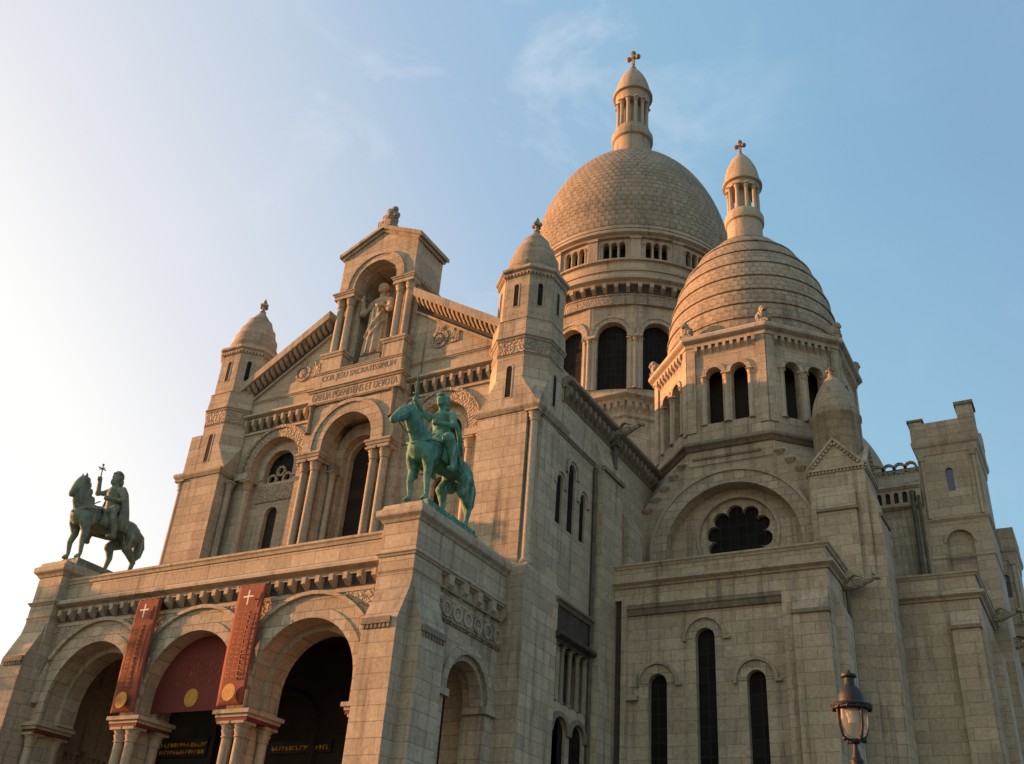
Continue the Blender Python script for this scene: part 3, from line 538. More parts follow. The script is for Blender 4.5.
def niche():
    m = MB()
    lp = [(-2.45, 32.6), (-1.38, 32.6), (-1.38, 32.85)] + [(1.38 * math.cos(PI - PI * k / 20), 32.85 + 1.38 * math.sin(PI * k / 20)) for k in range(1, 20)] + [(1.38, 32.85), (1.38, 32.6), (2.45, 32.6), (2.45, 35.15), (0, 36.35), (-2.45, 35.15)]
    m.prism([lp], S, 7.1, 7.6)
    m.prism([[(1.25, 27.5), (1.25, 32.85)] + [(1.25 * math.cos(PI * k / 20), 32.85 + 1.25 * math.sin(PI * k / 20)) for k in range(1, 20)] + [(-1.25, 32.85), (-1.25, 27.5), (-2.4, 27.5), (-2.4, 35.1), (0, 36.3), (2.4, 35.1), (2.4, 27.5)]], S, 7.6, 8.9)
    m.prism([[(-2.4, 27.5), (2.4, 27.5), (2.4, 35.1), (0, 36.3), (-2.4, 35.1)]], S, 8.9, 9.6)
    no = m.build("gable_niche", M['wall'], bas)
    c = MB(); c.prism([ring_loop(0, 32.85, 1.38, 1.75, leg=0.1)], S, 7.02, 7.12); c.prism([ring_loop(0, 32.85, 1.75, 1.9, leg=0.1)], S, 6.95, 7.12); c.build("archivolt", M['arch'], no)
    for sg in (1, -1):
        p = MB(); a0, a1 = sorted((sg * 1.3, sg * 2.58)); p.box(a0, a1, 6.95, 7.62, 27.58, 28.5); p.sweep([(a0, 7.9), (a0, 6.95), (a1, 6.95), (a1, 7.9)], STRING(28.46, 28.75, 0.14)); p.box(a0, a1, 6.93, 7.9, 28.5, 28.74); p.build("pedestal", M['fine'], no)
        for x in (1.62, 2.25):
            c = MB(); c.column(sg * x, 7.28, 28.74, 32.3, 0.2); c.build("column", M['fine'], no, smooth=40)
        c = MB(); c.column(sg * 1.33, 7.75, 27.6, 32.3, 0.13); c.build("column", M['fine'], no, smooth=40)
        c = MB(); c.box(a0, a1, 6.98, 7.62, 32.28, 32.5); c.sweep([(a0, 9.5), (a0, 6.98), (a1, 6.98), (a1, 9.5)] , STRING(32.45, 32.66, 0.12)); c.box(a0, a1, 6.97, 7.62, 32.5, 32.65); c.build("impost", M['fine'], no)
        r = MB()
        r.hexa([(sg * 0, 6.85, 36.38), (sg * 2.72, 6.88, 35.08), (sg * 2.72, 9.72, 35.08), (0, 9.72, 36.4), (0, 6.88, 36.62), (sg * 2.74, 6.88, 35.3), (sg * 2.74, 9.72, 35.3), (0, 9.72, 36.62)])
        r.hexa([(sg * 0, 7.0, 36.2), (sg * 2.52, 7.0, 34.95), (sg * 2.52, 9.64, 34.95), (0, 9.64, 36.2), (0, 7.0, 36.41), (sg * 2.6, 7.0, 35.12), (sg * 2.6, 9.64, 35.12), (0, 9.64, 36.41)])
        r.build("gable_roof", M['fine'], no)
    a = MB(); a.box(-0.42, 0.42, 6.95, 8.1, 36.55, 36.95); a.lathe(0, 7.5, [(0.3, 36.9), (0.38, 37.1), (0.42, 37.4), (0.3, 37.5)], 10)
    for dx, dz, r in ((-0.34, 37.55, 0.25), (0.34, 37.55, 0.25), (0, 37.75, 0.34), (-0.15, 38.0, 0.2), (0.2, 38.02, 0.22), (0, 37.4, 0.3)): a.ball((dx, 7.45, dz), (r, r * 0.8, r))
    a.build("acroterion", M['carved'], no, smooth=50)
niche()

# ------------------------------------------------------------------ front turrets
def turret(cx):
    cy = 8.12; R = 1.52; H_ = 0.69; dg_ = (R + H_) / math.sqrt(2)
    def oc(r): k = H_ + (r - R) * math.tan(PI / 8); return [(cx + r, cy - k), (cx + r, cy + k), (cx + k, cy + r), (cx - k, cy + r), (cx - r, cy + k), (cx - r, cy - k), (cx - k, cy - r), (cx + k, cy - r)]
    RD = lambda k: R if k % 2 == 0 else dg_
    t = MB(); t.poly_prism(oc(R), 22.7, 26.6); t.poly_prism(oc(R + 0.1), 26.65, 27.62, 0.965); t.poly_prism(oc(R - 0.06), 27.6, 30.4)
    h = H_
    for sx in (1, -1):
        for sy in (1, -1):
            A = (cx + sx * h, cy + sy * R); B = (cx + sx * R, cy + sy * h); K = (cx + sx * (R - 0.05), cy + sy * R)
            if sx * cx > 0: K = (math.copysign(10.72, cx), cy + sy * R)
            t.face((*A, 24.4), (*B, 24.4), (*K, 22.95)); t.face((*A, 24.4), (*K, 22.95), (*A, 22.9)); t.face((*B, 24.4), (*K, 22.95), (*B, 22.9))
            for k in range(2):
                f0 = 0.2 + k * 0.22; z = 24.4 - 1.45 * f0 * 0.5
                A2 = [a + (q - a) * f0 * 0.5 for a, q in zip(A, K)]; B2 = [a + (q - a) * f0 * 0.5 for a, q in zip(B, K)]
    to = t.build("turret", M['wall'], bas)
    s = MB(); s.sweep(oc(R), STRING(26.5, 26.72, 0.16), True); s.sweep(oc(R), STRING(25.66, 25.76, 0.06), True); s.sweep(oc(R), STRING(27.56, 27.68, 0.08), True); s.build("string_course", M['fine'], to)
    s = MB(); s.sweep(oc(R), [(-0.05, 25.78), (0.035, 25.78), (0.035, 26.48), (-0.05, 26.48)], True); s.build("carved_frieze", M['carved'], to)
    s = MB(); s.sweep(oc(R - 0.06), CORNICE(30.3, 30.66, 0.2), True)
    for k in range(8):
        fr = rot_frame(cx, cy, PI / 4 * k)
        corbels(s, fr, -0.54, 0.54, 30.1, 30.34, RD(k) - 0.08, 0.12, 0.18, 0.09)
    s.build("cornice", M['fine'], to)
    for k in range(8):
        fr = rot_frame(cx, cy, PI / 4 * k)
        w = MB(); w.prism([arch_loop(0, 28.45, 0.12, 29.6, 8)], fr, RD(k) - 0.2, RD(k) - 0.052); wo = w.build("slit_window", M['glass'], to)
        w = MB(); w.prism([arch_loop(0, 28.4, 0.18, 29.62, 8), arch_loop(0, 28.45, 0.12, 29.6, 8)], fr, RD(k) - 0.2, RD(k) - 0.04); w.build("window_surround", M['fine'], wo)
        if k in (0, 4, 6):
            w = MB(); w.prism([arch_loop(0, 23.5, 0.14, 25.0, 8)], fr, RD(k) - 0.2, RD(k) + 0.006); wo = w.build("slit_window", M['glass'], to)
            w = MB(); w.prism([arch_loop(0, 23.45, 0.21, 25.02, 8), arch_loop(0, 23.5, 0.14, 25.0, 8)], fr, RD(k) - 0.2, RD(k) + 0.02); w.build("window_surround", M['fine'], wo)
    d = MB(); prof = []
    for i in range(17):
        tt = i / 16; r = 1.34 * (1 - tt ** 1.9) ** (1 / 1.2); z = 30.62 + 3.35 * tt
        if i and i % 3 == 0 and i < 15: prof.append((r + 0.05, z - 0.03)); prof.append((r + 0.05, z + 0.02))
        prof.append((max(r, 0.12), z + (0.02 if i % 3 == 0 else 0)))
    d.lathe(cx, cy, prof, 32, uv=True); d.build("turret_dome", M['plaintile'], to, loc=(cx, cy, 30), smooth=50)
    f = MB(); f.lathe(cx, cy, [(0.13, 33.85), (0.2, 33.95), (0.11, 34.05), (0.1, 34.3), (0.17, 34.36), (0.09, 34.5), (0.13, 34.65), (0.02, 34.9)], 10)
    for a in range(4): f.ball((cx + 0.2 * math.cos(a * PI / 2), cy + 0.2 * math.sin(a * PI / 2), 34.38), (0.1, 0.1, 0.13), 8)
    f.build("finial", M['carved'], to, smooth=50)
turret(9.12); turret(-9.12)

# ================================================================== NAVE AND EAST SIDE
def nave():
    n = MB()
    X1 = 10.72
    lp = [(9.0, 0.02), (20.6, 0.02), (20.6, 25.3), (9.0, 25.3)]
    lanc = [arch_loop(10.1, 18.2, 0.33, 21.15), arch_loop(8.95, 18.2, 0.28, 20.2), arch_loop(11.25, 18.2, 0.28, 20.2)]
    lp = [(6.6, 15.0), (20.6, 15.0), (20.6, 25.3), (9.0, 25.3), (9.0, 22.9), (6.9, 22.6)]
    n.prism([lp] + lanc, E_, 10.1, X1)
    n.prism([[(9.0, 0.02), (20.6, 0.02), (20.6, 15.0), (9.0, 15.0)], rect(9.25, 12.1, 10.9, 13.25), arch_loop(9.85, 6, 0.62, 9.75), arch_loop(11.45, 6, 0.62, 9.75)], E_, 10.1, X1)
    n.box(-X1, -10.0, 6.7, 60, 0.02, 25.3); n.box(-10.2, 10.2, 20.0, 60, 0.02, 25.3)
    n.box(10.0, 10.15, 8, 20, 15.2, 24)
    n.hexa([(x, y, z) for z, w in ((25.2, 10.6), (32.0, 0.05)) for x, y in ((-w, 9.3), (w, 9.3), (w, 34), (-w, 34))])
    no = n.build("nave", M['wall'], bas)
    d = MB(); d.box(9.7, 10.1, 8.6, 12.6, 5, 14); d.build("dark_recess", M['soot'], no)  # black box behind the openings, recess shade put into its colour
    for cy_, z1, hw in ((10.1, 21.15, 0.33), (8.95, 20.2, 0.28), (11.25, 20.2, 0.28)):
        w = MB(); w.prism([arch_loop(cy_, 18.2, hw + 0.01, z1)], E_, 10.58, 10.62); wo = w.build("lancet_window", M['glass'], no)
        h = MB(); h.prism([ring_loop(cy_, z1, hw + 0.14, hw + 0.32, leg=0.25)], E_, X1, X1 + 0.1); h.prism([ring_loop(cy_, z1, hw, hw + 0.14, leg=0.25)], E_, X1, X1 + 0.03); h.build("hood_mould", M['fine'], wo)
    for y in (9.2, 11.9):
        pass
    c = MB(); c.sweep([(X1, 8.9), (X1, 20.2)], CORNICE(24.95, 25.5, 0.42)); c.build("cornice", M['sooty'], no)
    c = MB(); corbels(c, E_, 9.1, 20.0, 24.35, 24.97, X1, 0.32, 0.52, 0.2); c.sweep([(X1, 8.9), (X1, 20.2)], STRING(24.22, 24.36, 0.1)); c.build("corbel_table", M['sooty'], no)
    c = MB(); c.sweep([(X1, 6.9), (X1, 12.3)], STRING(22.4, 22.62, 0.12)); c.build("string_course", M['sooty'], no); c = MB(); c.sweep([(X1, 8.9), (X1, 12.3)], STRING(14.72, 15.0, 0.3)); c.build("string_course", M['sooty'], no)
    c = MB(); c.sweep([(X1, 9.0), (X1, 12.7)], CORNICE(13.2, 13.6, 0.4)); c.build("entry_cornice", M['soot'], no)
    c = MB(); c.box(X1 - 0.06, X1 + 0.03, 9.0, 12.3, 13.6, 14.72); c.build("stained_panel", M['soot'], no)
    for y in (9.35, 10.05, 10.75, 11.45, 12.1):
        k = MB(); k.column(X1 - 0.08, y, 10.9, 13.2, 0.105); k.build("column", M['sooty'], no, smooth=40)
    for y in (9.85, 11.45):
        k = MB(); k.prism([arch_loop(y, 6.0, 0.63, 9.75)], E_, X1 - 0.16, X1 - 0.12); k.build("arched_window", M['glass'], no)
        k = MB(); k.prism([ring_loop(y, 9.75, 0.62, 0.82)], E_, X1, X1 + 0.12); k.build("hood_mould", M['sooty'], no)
    b = MB(); b.box(10.5, 11.2, 12.4, 14.6, 0.02, 22.3); b.hexa([(10.5, 12.4, 22.3), (11.2, 12.4, 22.3), (11.2, 14.6, 22.3), (10.5, 14.6, 22.3), (10.5, 12.4, 24.3), (10.8, 12.4, 23.7), (10.8, 14.6, 23.7), (10.5, 14.6, 24.3)]); bo = b.build("buttress", M['wall'], no)
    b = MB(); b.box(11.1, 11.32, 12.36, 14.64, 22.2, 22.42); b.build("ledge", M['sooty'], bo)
    b = MB(); b.box(10.6, 11.25, 15.4, 17.0, 15, 20.6); b.hexa([(10.6, 15.4, 20.6), (11.25, 15.4, 20.6), (11.25, 17.0, 20.6), (10.6, 17.0, 20.6), (10.6, 15.4, 21.9), (10.74, 15.4, 21.6), (10.74, 17.0, 21.6), (10.6, 17.0, 21.9)]); b.build("buttress", M['wall'], no)
    p = MB(); p.tube([(10.84, 12.28, 22.3), (10.84, 12.28, 2.0)], 0.09); p.build("drain_pipe", M['lead'], no, smooth=60)
    p = MB(); p.tube([(10.95, 14.2, 24.9), (10.95, 14.2, 23.1)], 0.13); p.box(10.8, 11.15, 14.0, 14.4, 24.3, 24.9); p.build("drain_pipe", M['lead'], no, smooth=60)
    return no
nave_o = nave()
def gargoyle(x, y, z, ln, name="gargoyle", s=1.0):
    g = MB(); g.tube([(x - 0.2, y, z - 0.15), (x + ln * 0.3, y, z - 0.1), (x + ln * 0.6, y, z + 0.02), (x + ln * 0.78, y, z + 0.1)], [(0.24 * s, 0.26 * s), (0.26 * s, 0.3 * s), (0.17 * s, 0.2 * s), (0.16 * s, 0.16 * s)], 12)
    g.ball((x + ln * 0.86, y, z + 0.14), (0.22 * s, 0.16 * s, 0.15 * s)); g.tube([(x + ln * 0.9, y, z + 0.1), (x + ln, y, z + 0.06)], [0.11 * s, 0.07 * s], 8)
    for sg in (1, -1):
        g.tube([(x + ln * 0.1, y + sg * 0.2 * s, z), (x + ln * 0.35, y + sg * 0.36 * s, z + 0.22), (x + ln * 0.55, y + sg * 0.3 * s, z + 0.1)], [(0.12 * s, 0.06 * s), (0.14 * s, 0.06 * s), 0.03], 8)
        g.ball((x + ln * 0.8, y + sg * 0.13 * s, z + 0.28), (0.05, 0.05, 0.1), 8)
    return g.build(name, M['carved'], bas, smooth=60)
gargoyle(11.0, 14.25, 25.2, 1.5, s=0.8)

# ================================================================== CHAPEL BLOCK (three lancets)
def chapel_block():
    b = MB(); X0, X1_, Y0, Y1 = 11.0, 20.75, 13.9, 18.5
    lan = [(13.15, 0.42, 12.58), (15.31, 0.43, 14.4), (17.44, 0.4, 12.5)]
    b.prism([[(X0, 16.3), (11.55, 16.3), (11.55, 0.02), (X1_, 0.02), (X1_, 17.0), (X0, 17.0)], rect(11.78, 18.76, 4.0, 16.05)], S, Y0, Y0 + 0.28)
    b.prism([rect(X0, X1_, 0.03, 17.0)] + [arch_loop(cx, 5.0, hw, zs) for cx, hw, zs in lan], S, Y0 + 0.28, Y0 + 0.9)
    b.box(X0, X1_, Y0 + 0.9, Y1, 0.02, 17.0); b.box(X0, X1_ - 0.02, Y0 - 0.02, Y1, 17.02, 17.8)
    bo = b.build("chapel_block", M['wall'], bas)
    c = MB(); pth = [(X0, Y0), (X1_, Y0), (X1_, Y1)]
    c.sweep(pth, [(-0.05, 16.82), (0.08, 16.82), (0.12, 16.9), (0.3, 17.0), (0.3, 17.12), (0.12, 17.2), (-0.05, 17.22)]); c.sweep(pth, STRING(17.72, 17.98, 0.16)); c.box(X0, X1_, Y0, Y1, 17.8, 17.97); c.build("cornice", M['fine'], bo)
    c = MB(); c.sweep([(11.78, Y0 + 0.28), (18.76, Y0 + 0.28)], [(-0.02, 15.62), (0.12, 15.62), (0.2, 15.82), (0.27, 15.88), (0.27, 16.04), (-0.02, 16.04)]); c.build("panel_moulding", M['sooty'], bo)
    for cx, hw, zs in lan:
        w = MB(); w.prism([arch_loop(cx, 5.0, hw + 0.01, zs)], S, Y0 + 0.6, Y0 + 0.64); wo = w.build("lancet_window", M['glass'], bo)
        h = MB(); r = hw + 0.4; h.prism([ring_loop(cx, zs, r, r + 0.13)], S, Y0 + 0.12, Y0 + 0.285)
        h.box(cx - r - 0.13, cx - r, Y0 + 0.12, Y0 + 0.28, zs - 0.12, zs); h.box(cx + r, cx + r + 0.3, Y0 + 0.12, Y0 + 0.28, zs - 0.12, zs)
        h.build("hood_mould", M['fine'], wo)
        h = MB(); h.prism([ring_loop(cx, zs, hw + 0.005, hw + 0.395)], S, Y0 + 0.25, Y0 + 0.285); h.build("voussoirs", M['arch'], wo)
    c = MB(); c.box(11.78, 12.3, Y0 + 0.02, Y0 + 0.27, 11.9, 12.1); c.build("panel_bracket", M['fine'], bo)
    c = MB(); c.box(11.0, 11.5, Y0 + 0.2, Y0 + 0.3, 0.02, 16.3); c.build("soiled_recess", M['soot'], bo)  # near-black strip set in the gap beside the panel
    p = MB(); p.box(19.25, 20.68, Y0 - 0.32, Y0, 0.02, 15.0); p.hexa([(19.25, Y0 - 0.32, 15.0), (20.68, Y0 - 0.32, 15.0), (20.68, Y0, 15.0), (19.25, Y0, 15.0), (19.25, Y0 - 0.04, 15.75), (20.68, Y0 - 0.04, 15.75), (20.68, Y0, 15.9), (19.25, Y0, 15.9)]); po = p.build("buttress", M['wall'], bo)
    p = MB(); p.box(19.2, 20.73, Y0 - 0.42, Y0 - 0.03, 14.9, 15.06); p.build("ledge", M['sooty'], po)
    p = MB(); p.box(20.75, 21.1, 14.6, 16.0, 0.02, 15.2); p.hexa([(20.75, 14.6, 15.2), (21.1, 14.6, 15.2), (21.1, 16, 15.2), (20.75, 16, 15.2), (20.75, 14.6, 16.0), (20.8, 14.6, 15.9), (20.8, 16, 15.9), (20.75, 16, 16.0)]); p.build("buttress", M['wall'], bo)
    w = MB(); w.prism([arch_loop(17.0, 10, 0.35, 14.4)], E_, 20.7, 20.76); w.build("lancet_window", M['glass'], bo)
    p = MB(); p.tube([(20.95, 16.4, 16.6), (20.95, 16.4, 1.0)], 0.09); p.build("drain_pipe", M['lead'], bo, smooth=60)
chapel_block()
gargoyle(20.75, 16.5, 17.0, 1.65, s=0.8)

# ================================================================== CHAPEL TOWER WITH SMALL DOME
def chapel_tower(cx, cy, full=True):
    R = 5.25; dy = cy - 23.49; dx = cx - 15.47
    b = MB(); YS = cy - R
    hx = 4.9
    if full:
        # south wall with the great arch; the tympanum set back
        ax, az, ar = 15.42, 19.97, 3.4
        lp = [(10.72, 15.0)] + [(ax - ar, 15.0)] + arch_loop(ax, 15.0, ar, az, 30)[1:-1] + [(ax + ar, 15.0), (20.3, 15.0), (20.3, 22.6), (17.7, 25.5), (13.25, 25.5), (10.72, 22.6)]
        b.prism([lp], S, YS + 0.05, YS + 1.0)
        rose = []
        nl = 10
        for k in range(nl):
            a = PI / 2 + 0.12 + 2 * PI * k / nl; c = (15.48 + 1.28 * math.cos(a), 20.9 + 1.28 * math.sin(a))
            rose += [(c[0] + 0.42 * math.cos(a + t), c[1] + 0.42 * math.sin(a + t)) for t in [(-1.75 + 3.5 * j / 9) for j in range(10)]]
        b.prism([[(x, z) for x, z in arch_loop(ax, 15.0, ar + 0.1, az, 30)], circle(15.48, 20.9, 2.0, 40)], S, YS + 0.75, YS + 1.05)
        b.prism([circle(15.48, 20.9, 2.05, 40), rose], S, YS + 0.92, YS + 1.28)
        b.box(10.72, 20.6, YS + 1.6, cy + 8, 0.02, 24.0)
        # stepped squinch corners up to the octagon
        h = R * math.tan(PI / 8)
        for sx in (1, -1):
            A = (cx + sx * h, YS + 0.06); B = (cx + sx * R, cy - h); K = (cx + sx * 4.8, YS + 0.06)
            b.face((*A, 25.5), (*B, 25.5), (*K, 22.6)); b.face((*B, 25.5), (*K, 22.6), (*B, 22.0))
    else:
        b.box(cx - 4.9, cx + 4.9, cy - 5, cy + 5, 0.02, 25.0)
    O = octo(cx, cy, R)
    b.poly_prism(octo(cx, cy, R), 24.6 if full else 24.9, 26.6)
    for k in range(8):
        fr = rot_frame(cx, cy, PI / 4 * k); hw = R * math.tan(PI / 8)
        wins = [arch_loop(-0.68, 26.95, 0.44, 29.88), arch_loop(0.68, 26.95, 0.44, 29.88)]
        b.prism([rect(-hw, hw, 26.55, 32.3)] + wins, fr, R - 0.55, R - 0.06)
        b.prism([[(-hw, 26.5), (-1.7, 26.5), (-1.7, 31.75), (1.7, 31.75), (1.7, 26.5), (hw, 26.5), (hw, 32.3), (-hw, 32.3)]], fr, R - 0.1, R + 0.06)
    bo = b.build("chapel_tower", M['wall'], bas)
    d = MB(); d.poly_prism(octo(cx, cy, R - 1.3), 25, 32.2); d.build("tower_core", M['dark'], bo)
    for k in range(8):
        fr = rot_frame(cx, cy, PI / 4 * k)
        if k in (1, 2, 3): continue
        c = MB()
        for a, r in ((0, 0.16), (-1.28, 0.13), (1.28, 0.13)):
            x, y, _ = fr(a, 0, R - 0.1); c.column(x, y, 26.9, 29.85, r); 
        c.build("belfry_column", M['fine'], bo, smooth=40)
        c = MB()
        for a in (-0.68, 0.68): c.prism([ring_loop(a, 29.88, 0.44, 0.66, lim=0.67)], fr, R - 0.07, R + 0.04)
        c.build("archivolt", M['arch'], bo)
        c = MB(); corbels(c, fr, -1.6, 1.6, 31.2, 31.76, R - 0.06, 0.26, 0.4, 0.17); c.build("corbel_table", M['fine'], bo)
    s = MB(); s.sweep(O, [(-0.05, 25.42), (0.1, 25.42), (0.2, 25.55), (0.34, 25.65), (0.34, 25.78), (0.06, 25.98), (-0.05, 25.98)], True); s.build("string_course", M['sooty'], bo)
    s = MB(); s.sweep(O, CORNICE(31.75, 32.4, 0.38), True); s.poly_prism(octo(cx, cy, R + 0.2), 32.2, 32.44, 0.98); s.build("cornice", M['fine'], bo)
    for k in range(8):
        if full and k in (1, 2): continue
        a = PI / 8 + PI / 4 * k; x, y = cx + 5.62 * math.cos(a), cy + 5.62 * math.sin(a)
        t = MB(); t.box(x - 0.32, x + 0.32, y - 0.32, y + 0.32, 32.4, 32.6); t.ball((x, y, 32.9), (0.36, 0.36, 0.42)); t.ball((x + 0.18 * math.cos(a), y + 0.18 * math.sin(a), 33.25), (0.24, 0.24, 0.24)); t.ball((x + 0.34 * math.cos(a), y + 0.34 * math.sin(a), 33.15), (0.13, 0.13, 0.11))
        for sg in (1, -1): t.ball((x + 0.3 * math.cos(a + sg * 1.2), y + 0.3 * math.sin(a + sg * 1.2), 32.75), (0.16, 0.16, 0.24))
        t.build("cornice_figure", M['carved'], bo, smooth=60)
    if full:
        r = MB(); r.prism([circle(15.48, 20.9, 1.75, 40)], S, YS + 1.2, YS + 1.24); ro = r.build("rose_window", M['glass'], bo)
        r = MB(); r.prism([circle(15.48, 20.9, 2.12, 40), circle(15.48, 20.9, 1.98, 40)], S, YS + 0.67, YS + 0.76); r.build("rose_surround", M['fine'], ro)
        a = MB(); a.prism([ring_loop(15.42, 19.97, 3.4, 4.05, leg=3.5, n=34)], S, YS - 0.12, YS + 0.1); a.build("archivolt", M['arch'], bo)
        a = MB(); a.prism([ring_loop(15.42, 19.97, 4.05, 4.22, leg=3.5, n=34)], S, YS - 0.2, YS + 0.1); a.build("hood_mould", M['fine'], bo)
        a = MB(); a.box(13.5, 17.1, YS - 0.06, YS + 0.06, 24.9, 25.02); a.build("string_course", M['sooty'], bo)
        for sx in (1, -1):
            for k in range(5):
                q = MB(); xx = cx + sx * (2.55 + k * 0.48); zz = 24.75 - k * 0.55; q.hexa([(xx - 0.12, YS + 0.02, zz - 0.2), (xx + 0.12, YS + 0.02, zz - 0.2), (xx + 0.12, YS + 0.4, zz - 0.2), (xx - 0.12, YS + 0.4, zz - 0.2), (xx - 0.27, YS - 0.16, zz), (xx + 0.27, YS - 0.16, zz), (xx + 0.27, YS + 0.4, zz), (xx - 0.27, YS + 0.4, zz)])
                q.build("squinch_corbel", M['fine'], bo)
    # dome
    d = MB(); prof = []; rings = [0.1, 0.2, 0.3, 0.41, 0.53, 0.65, 0.78, 0.9]
    ts = sorted(set([i / 60 * 0.962 for i in range(61)])); last = 0
    for tt in ts:
        r = 5.0 * max(0, 1 - tt ** 2.4) ** (1 / 1.6); z = 32.4 + 10 * tt
        for q in rings:
            if last < q <= tt:
                rq = 5.0 * max(0, 1 - q ** 2.4) ** (1 / 1.6); zq = 32.4 + 10 * q
                prof += [(rq - 0.03, zq - 0.07), (rq + 0.055, zq - 0.05), (rq + 0.055, zq + 0.03), (rq - 0.0, zq + 0.05)]
        if not any(abs(tt - q) < 0.012 for q in rings): prof.append((r, z))
        last = tt
    d.lathe(cx, cy, prof, 72, uv=True); do = d.build("chapel_dome", M['smalltiles'], bas, loc=(cx, cy, 32.4), smooth=45)
    l = MB(); l.lathe(cx, cy, [(1.3, 41.3), (1.16, 42.0), (1.1, 42.8), (1.1, 43.6), (1.22, 43.68), (1.24, 43.8), (1.24, 44.2), (1.16, 44.4), (1.1, 44.5), (0.5, 44.55), (0.5, 46.5), (1.05, 46.5), (1.1, 46.8), (1.28, 46.88), (1.28, 47.08), (1.15, 47.16)] + [(1.15 * (1 - (i / 12) ** 1.8) ** (1 / 1.4) + 0.001, 47.2 + 2.7 * i / 12) for i in range(1, 12)] + [(0.1, 49.85)], 32)
    for i in (3, 6): pass
    lo = l.build("lantern", M['fine'], do, loc=(0, 0, 0), smooth=25); lo.parent = do; lo.location = (-cx, -cy, -32.4)
    c = MB()
    for k in range(10):
        a = 2 * PI * k / 10 + 0.2; c.column(cx + 0.92 * math.cos(a), cy + 0.92 * math.sin(a), 44.5, 46.55, 0.13, 10)
    co = c.build("lantern_colonnade", M['fine'], do, smooth=40); co.location = (-cx, -cy, -32.4)
    c = MB(); cross(c, cx, cy, 49.75, 1.3, 0.13); k = c.build("cross_finial", M['carved'], do, smooth=50); k.location = (-cx, -cy, -32.4)
def cross(mb, x, y, z, h, t):
    mb.lathe(x, y, [(t * 1.2, z), (t * 1.6, z + h * 0.06), (t * 0.8, z + h * 0.14), (t * 0.7, z + h * 0.3)], 10)
    mb.box(x - t * 0.6, x + t * 0.6, y - t * 0.6, y + t * 0.6, z + h * 0.25, z + h); zz = z + h * 0.68
    mb.box(x - h * 0.2, x + h * 0.2, y - t * 0.58, y + t * 0.58, zz - t * 0.6, zz + t * 0.6)
    for dx, dz in ((-h * 0.2, 0), (h * 0.2, 0), (0, h * 0.27)): mb.ball((x + dx, y, zz + dz), t * 1.35, 10)
    mb.ball((x, y, zz), t * 1.2, 10)
chapel_tower(15.47, 23.49)

# ------------------------------------------------------------------ pinnacle turret beside the rose wall
def pinnacle():
    b = MB(); b.box(19.5, 22.05, 17.4, 20.0, 0.02, 22.9); b.box(19.85, 21.55, 17.15, 17.4, 0.02, 20.75)
    b.hexa([(19.85, 17.15, 20.75), (21.55, 17.15, 20.75), (21.55, 17.4, 20.75), (19.85, 17.4, 20.75), (19.85, 17.34, 21.6), (21.55, 17.34, 21.6), (21.55, 17.4, 21.7), (19.85, 17.4, 21.7)])
    for (x0, x1) in ((19.5, 22.05),): b.prism([[(x0, 22.9), (x1, 22.9), ((x0 + x1) / 2, 24.35)]], S, 17.4, 20.0)
    b.prism([[(17.4, 22.92), (20.0, 22.92), (18.7, 24.37)]], E_, 19.5, 22.05)
    b.box(22.05, 22.5, 17.55, 19.4, 0.02, 20.4); b.hexa([(22.05, 17.55, 20.4), (22.5, 17.55, 20.4), (22.5, 19.4, 20.4), (22.05, 19.4, 20.4), (22.05, 17.55, 22.2), (22.15, 17.55, 22.0), (22.15, 19.4, 22.0), (22.05, 19.4, 22.2)])
    bo = b.build("pinnacle", M['wall'], bas)
    c = MB()
    for fr, lo, hi, f0, out in ((S, 19.45, 22.1, 17.4, -0.14), (E_, 17.35, 20.05, 22.05, 0.14)):
        m = (lo + hi) / 2
        for sg in (1, -1):
            e = lo if sg < 0 else hi
            c.prism([[(m, 24.34), (m, 24.52), (e, 23.06), (e, 22.88)]], fr, f0 - out * 0.5, f0 + out)
            for k in range(9): a = m + (e - m) * (k + 0.6) / 9.6; z = 24.34 - 1.46 * (k + 0.6) / 9.6; c.prism([rect(a - 0.06, a + 0.06, z - 0.16, z)], fr, f0, f0 + out * 0.7)
        c.prism([rect(lo, hi, 22.82, 22.95)], fr, f0 - out * 0.5, f0 + out * 0.9)
        for k in range(16): a = lo + 0.1 + (hi - lo - 0.2) * k / 15; c.prism([rect(a - 0.05, a + 0.05, 22.7, 22.82)], fr, f0, f0 + out * 0.6)
    c.build("gable_moulding", M['fine'], bo)
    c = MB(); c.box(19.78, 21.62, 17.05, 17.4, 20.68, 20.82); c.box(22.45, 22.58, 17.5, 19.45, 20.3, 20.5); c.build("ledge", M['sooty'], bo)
    d = MB(); d.lathe(20.75, 18.7, [(1.14, 22.9), (1.14, 25.85), (1.24, 25.95), (1.24, 26.1), (1.1, 26.15)] + [(1.12 * (1 - (i / 14) ** 1.7) ** (1 / 1.2) + 0.001, 26.15 + 2.6 * i / 14) for i in range(1, 14)] + [(0.08, 28.74)], 32, uv=True); d.build("pinnacle_dome", M['plaintile'], bo, smooth=45)
    f = MB(); f.lathe(20.75, 18.7, [(0.1, 28.65), (0.16, 28.75), (0.08, 28.85), (0.14, 28.98), (0.02, 29.2)], 10)
    for a in range(4): f.ball((20.75 + 0.15 * math.cos(a * PI / 2), 18.7 + 0.15 * math.sin(a * PI / 2), 28.98), 0.08, 8)
    f.lathe(20.78, 17.35, [(0.09, 24.5), (0.13, 24.6), (0.03, 24.85)], 8); f.build("finial", M['carved'], bo, smooth=50)
pinnacle()

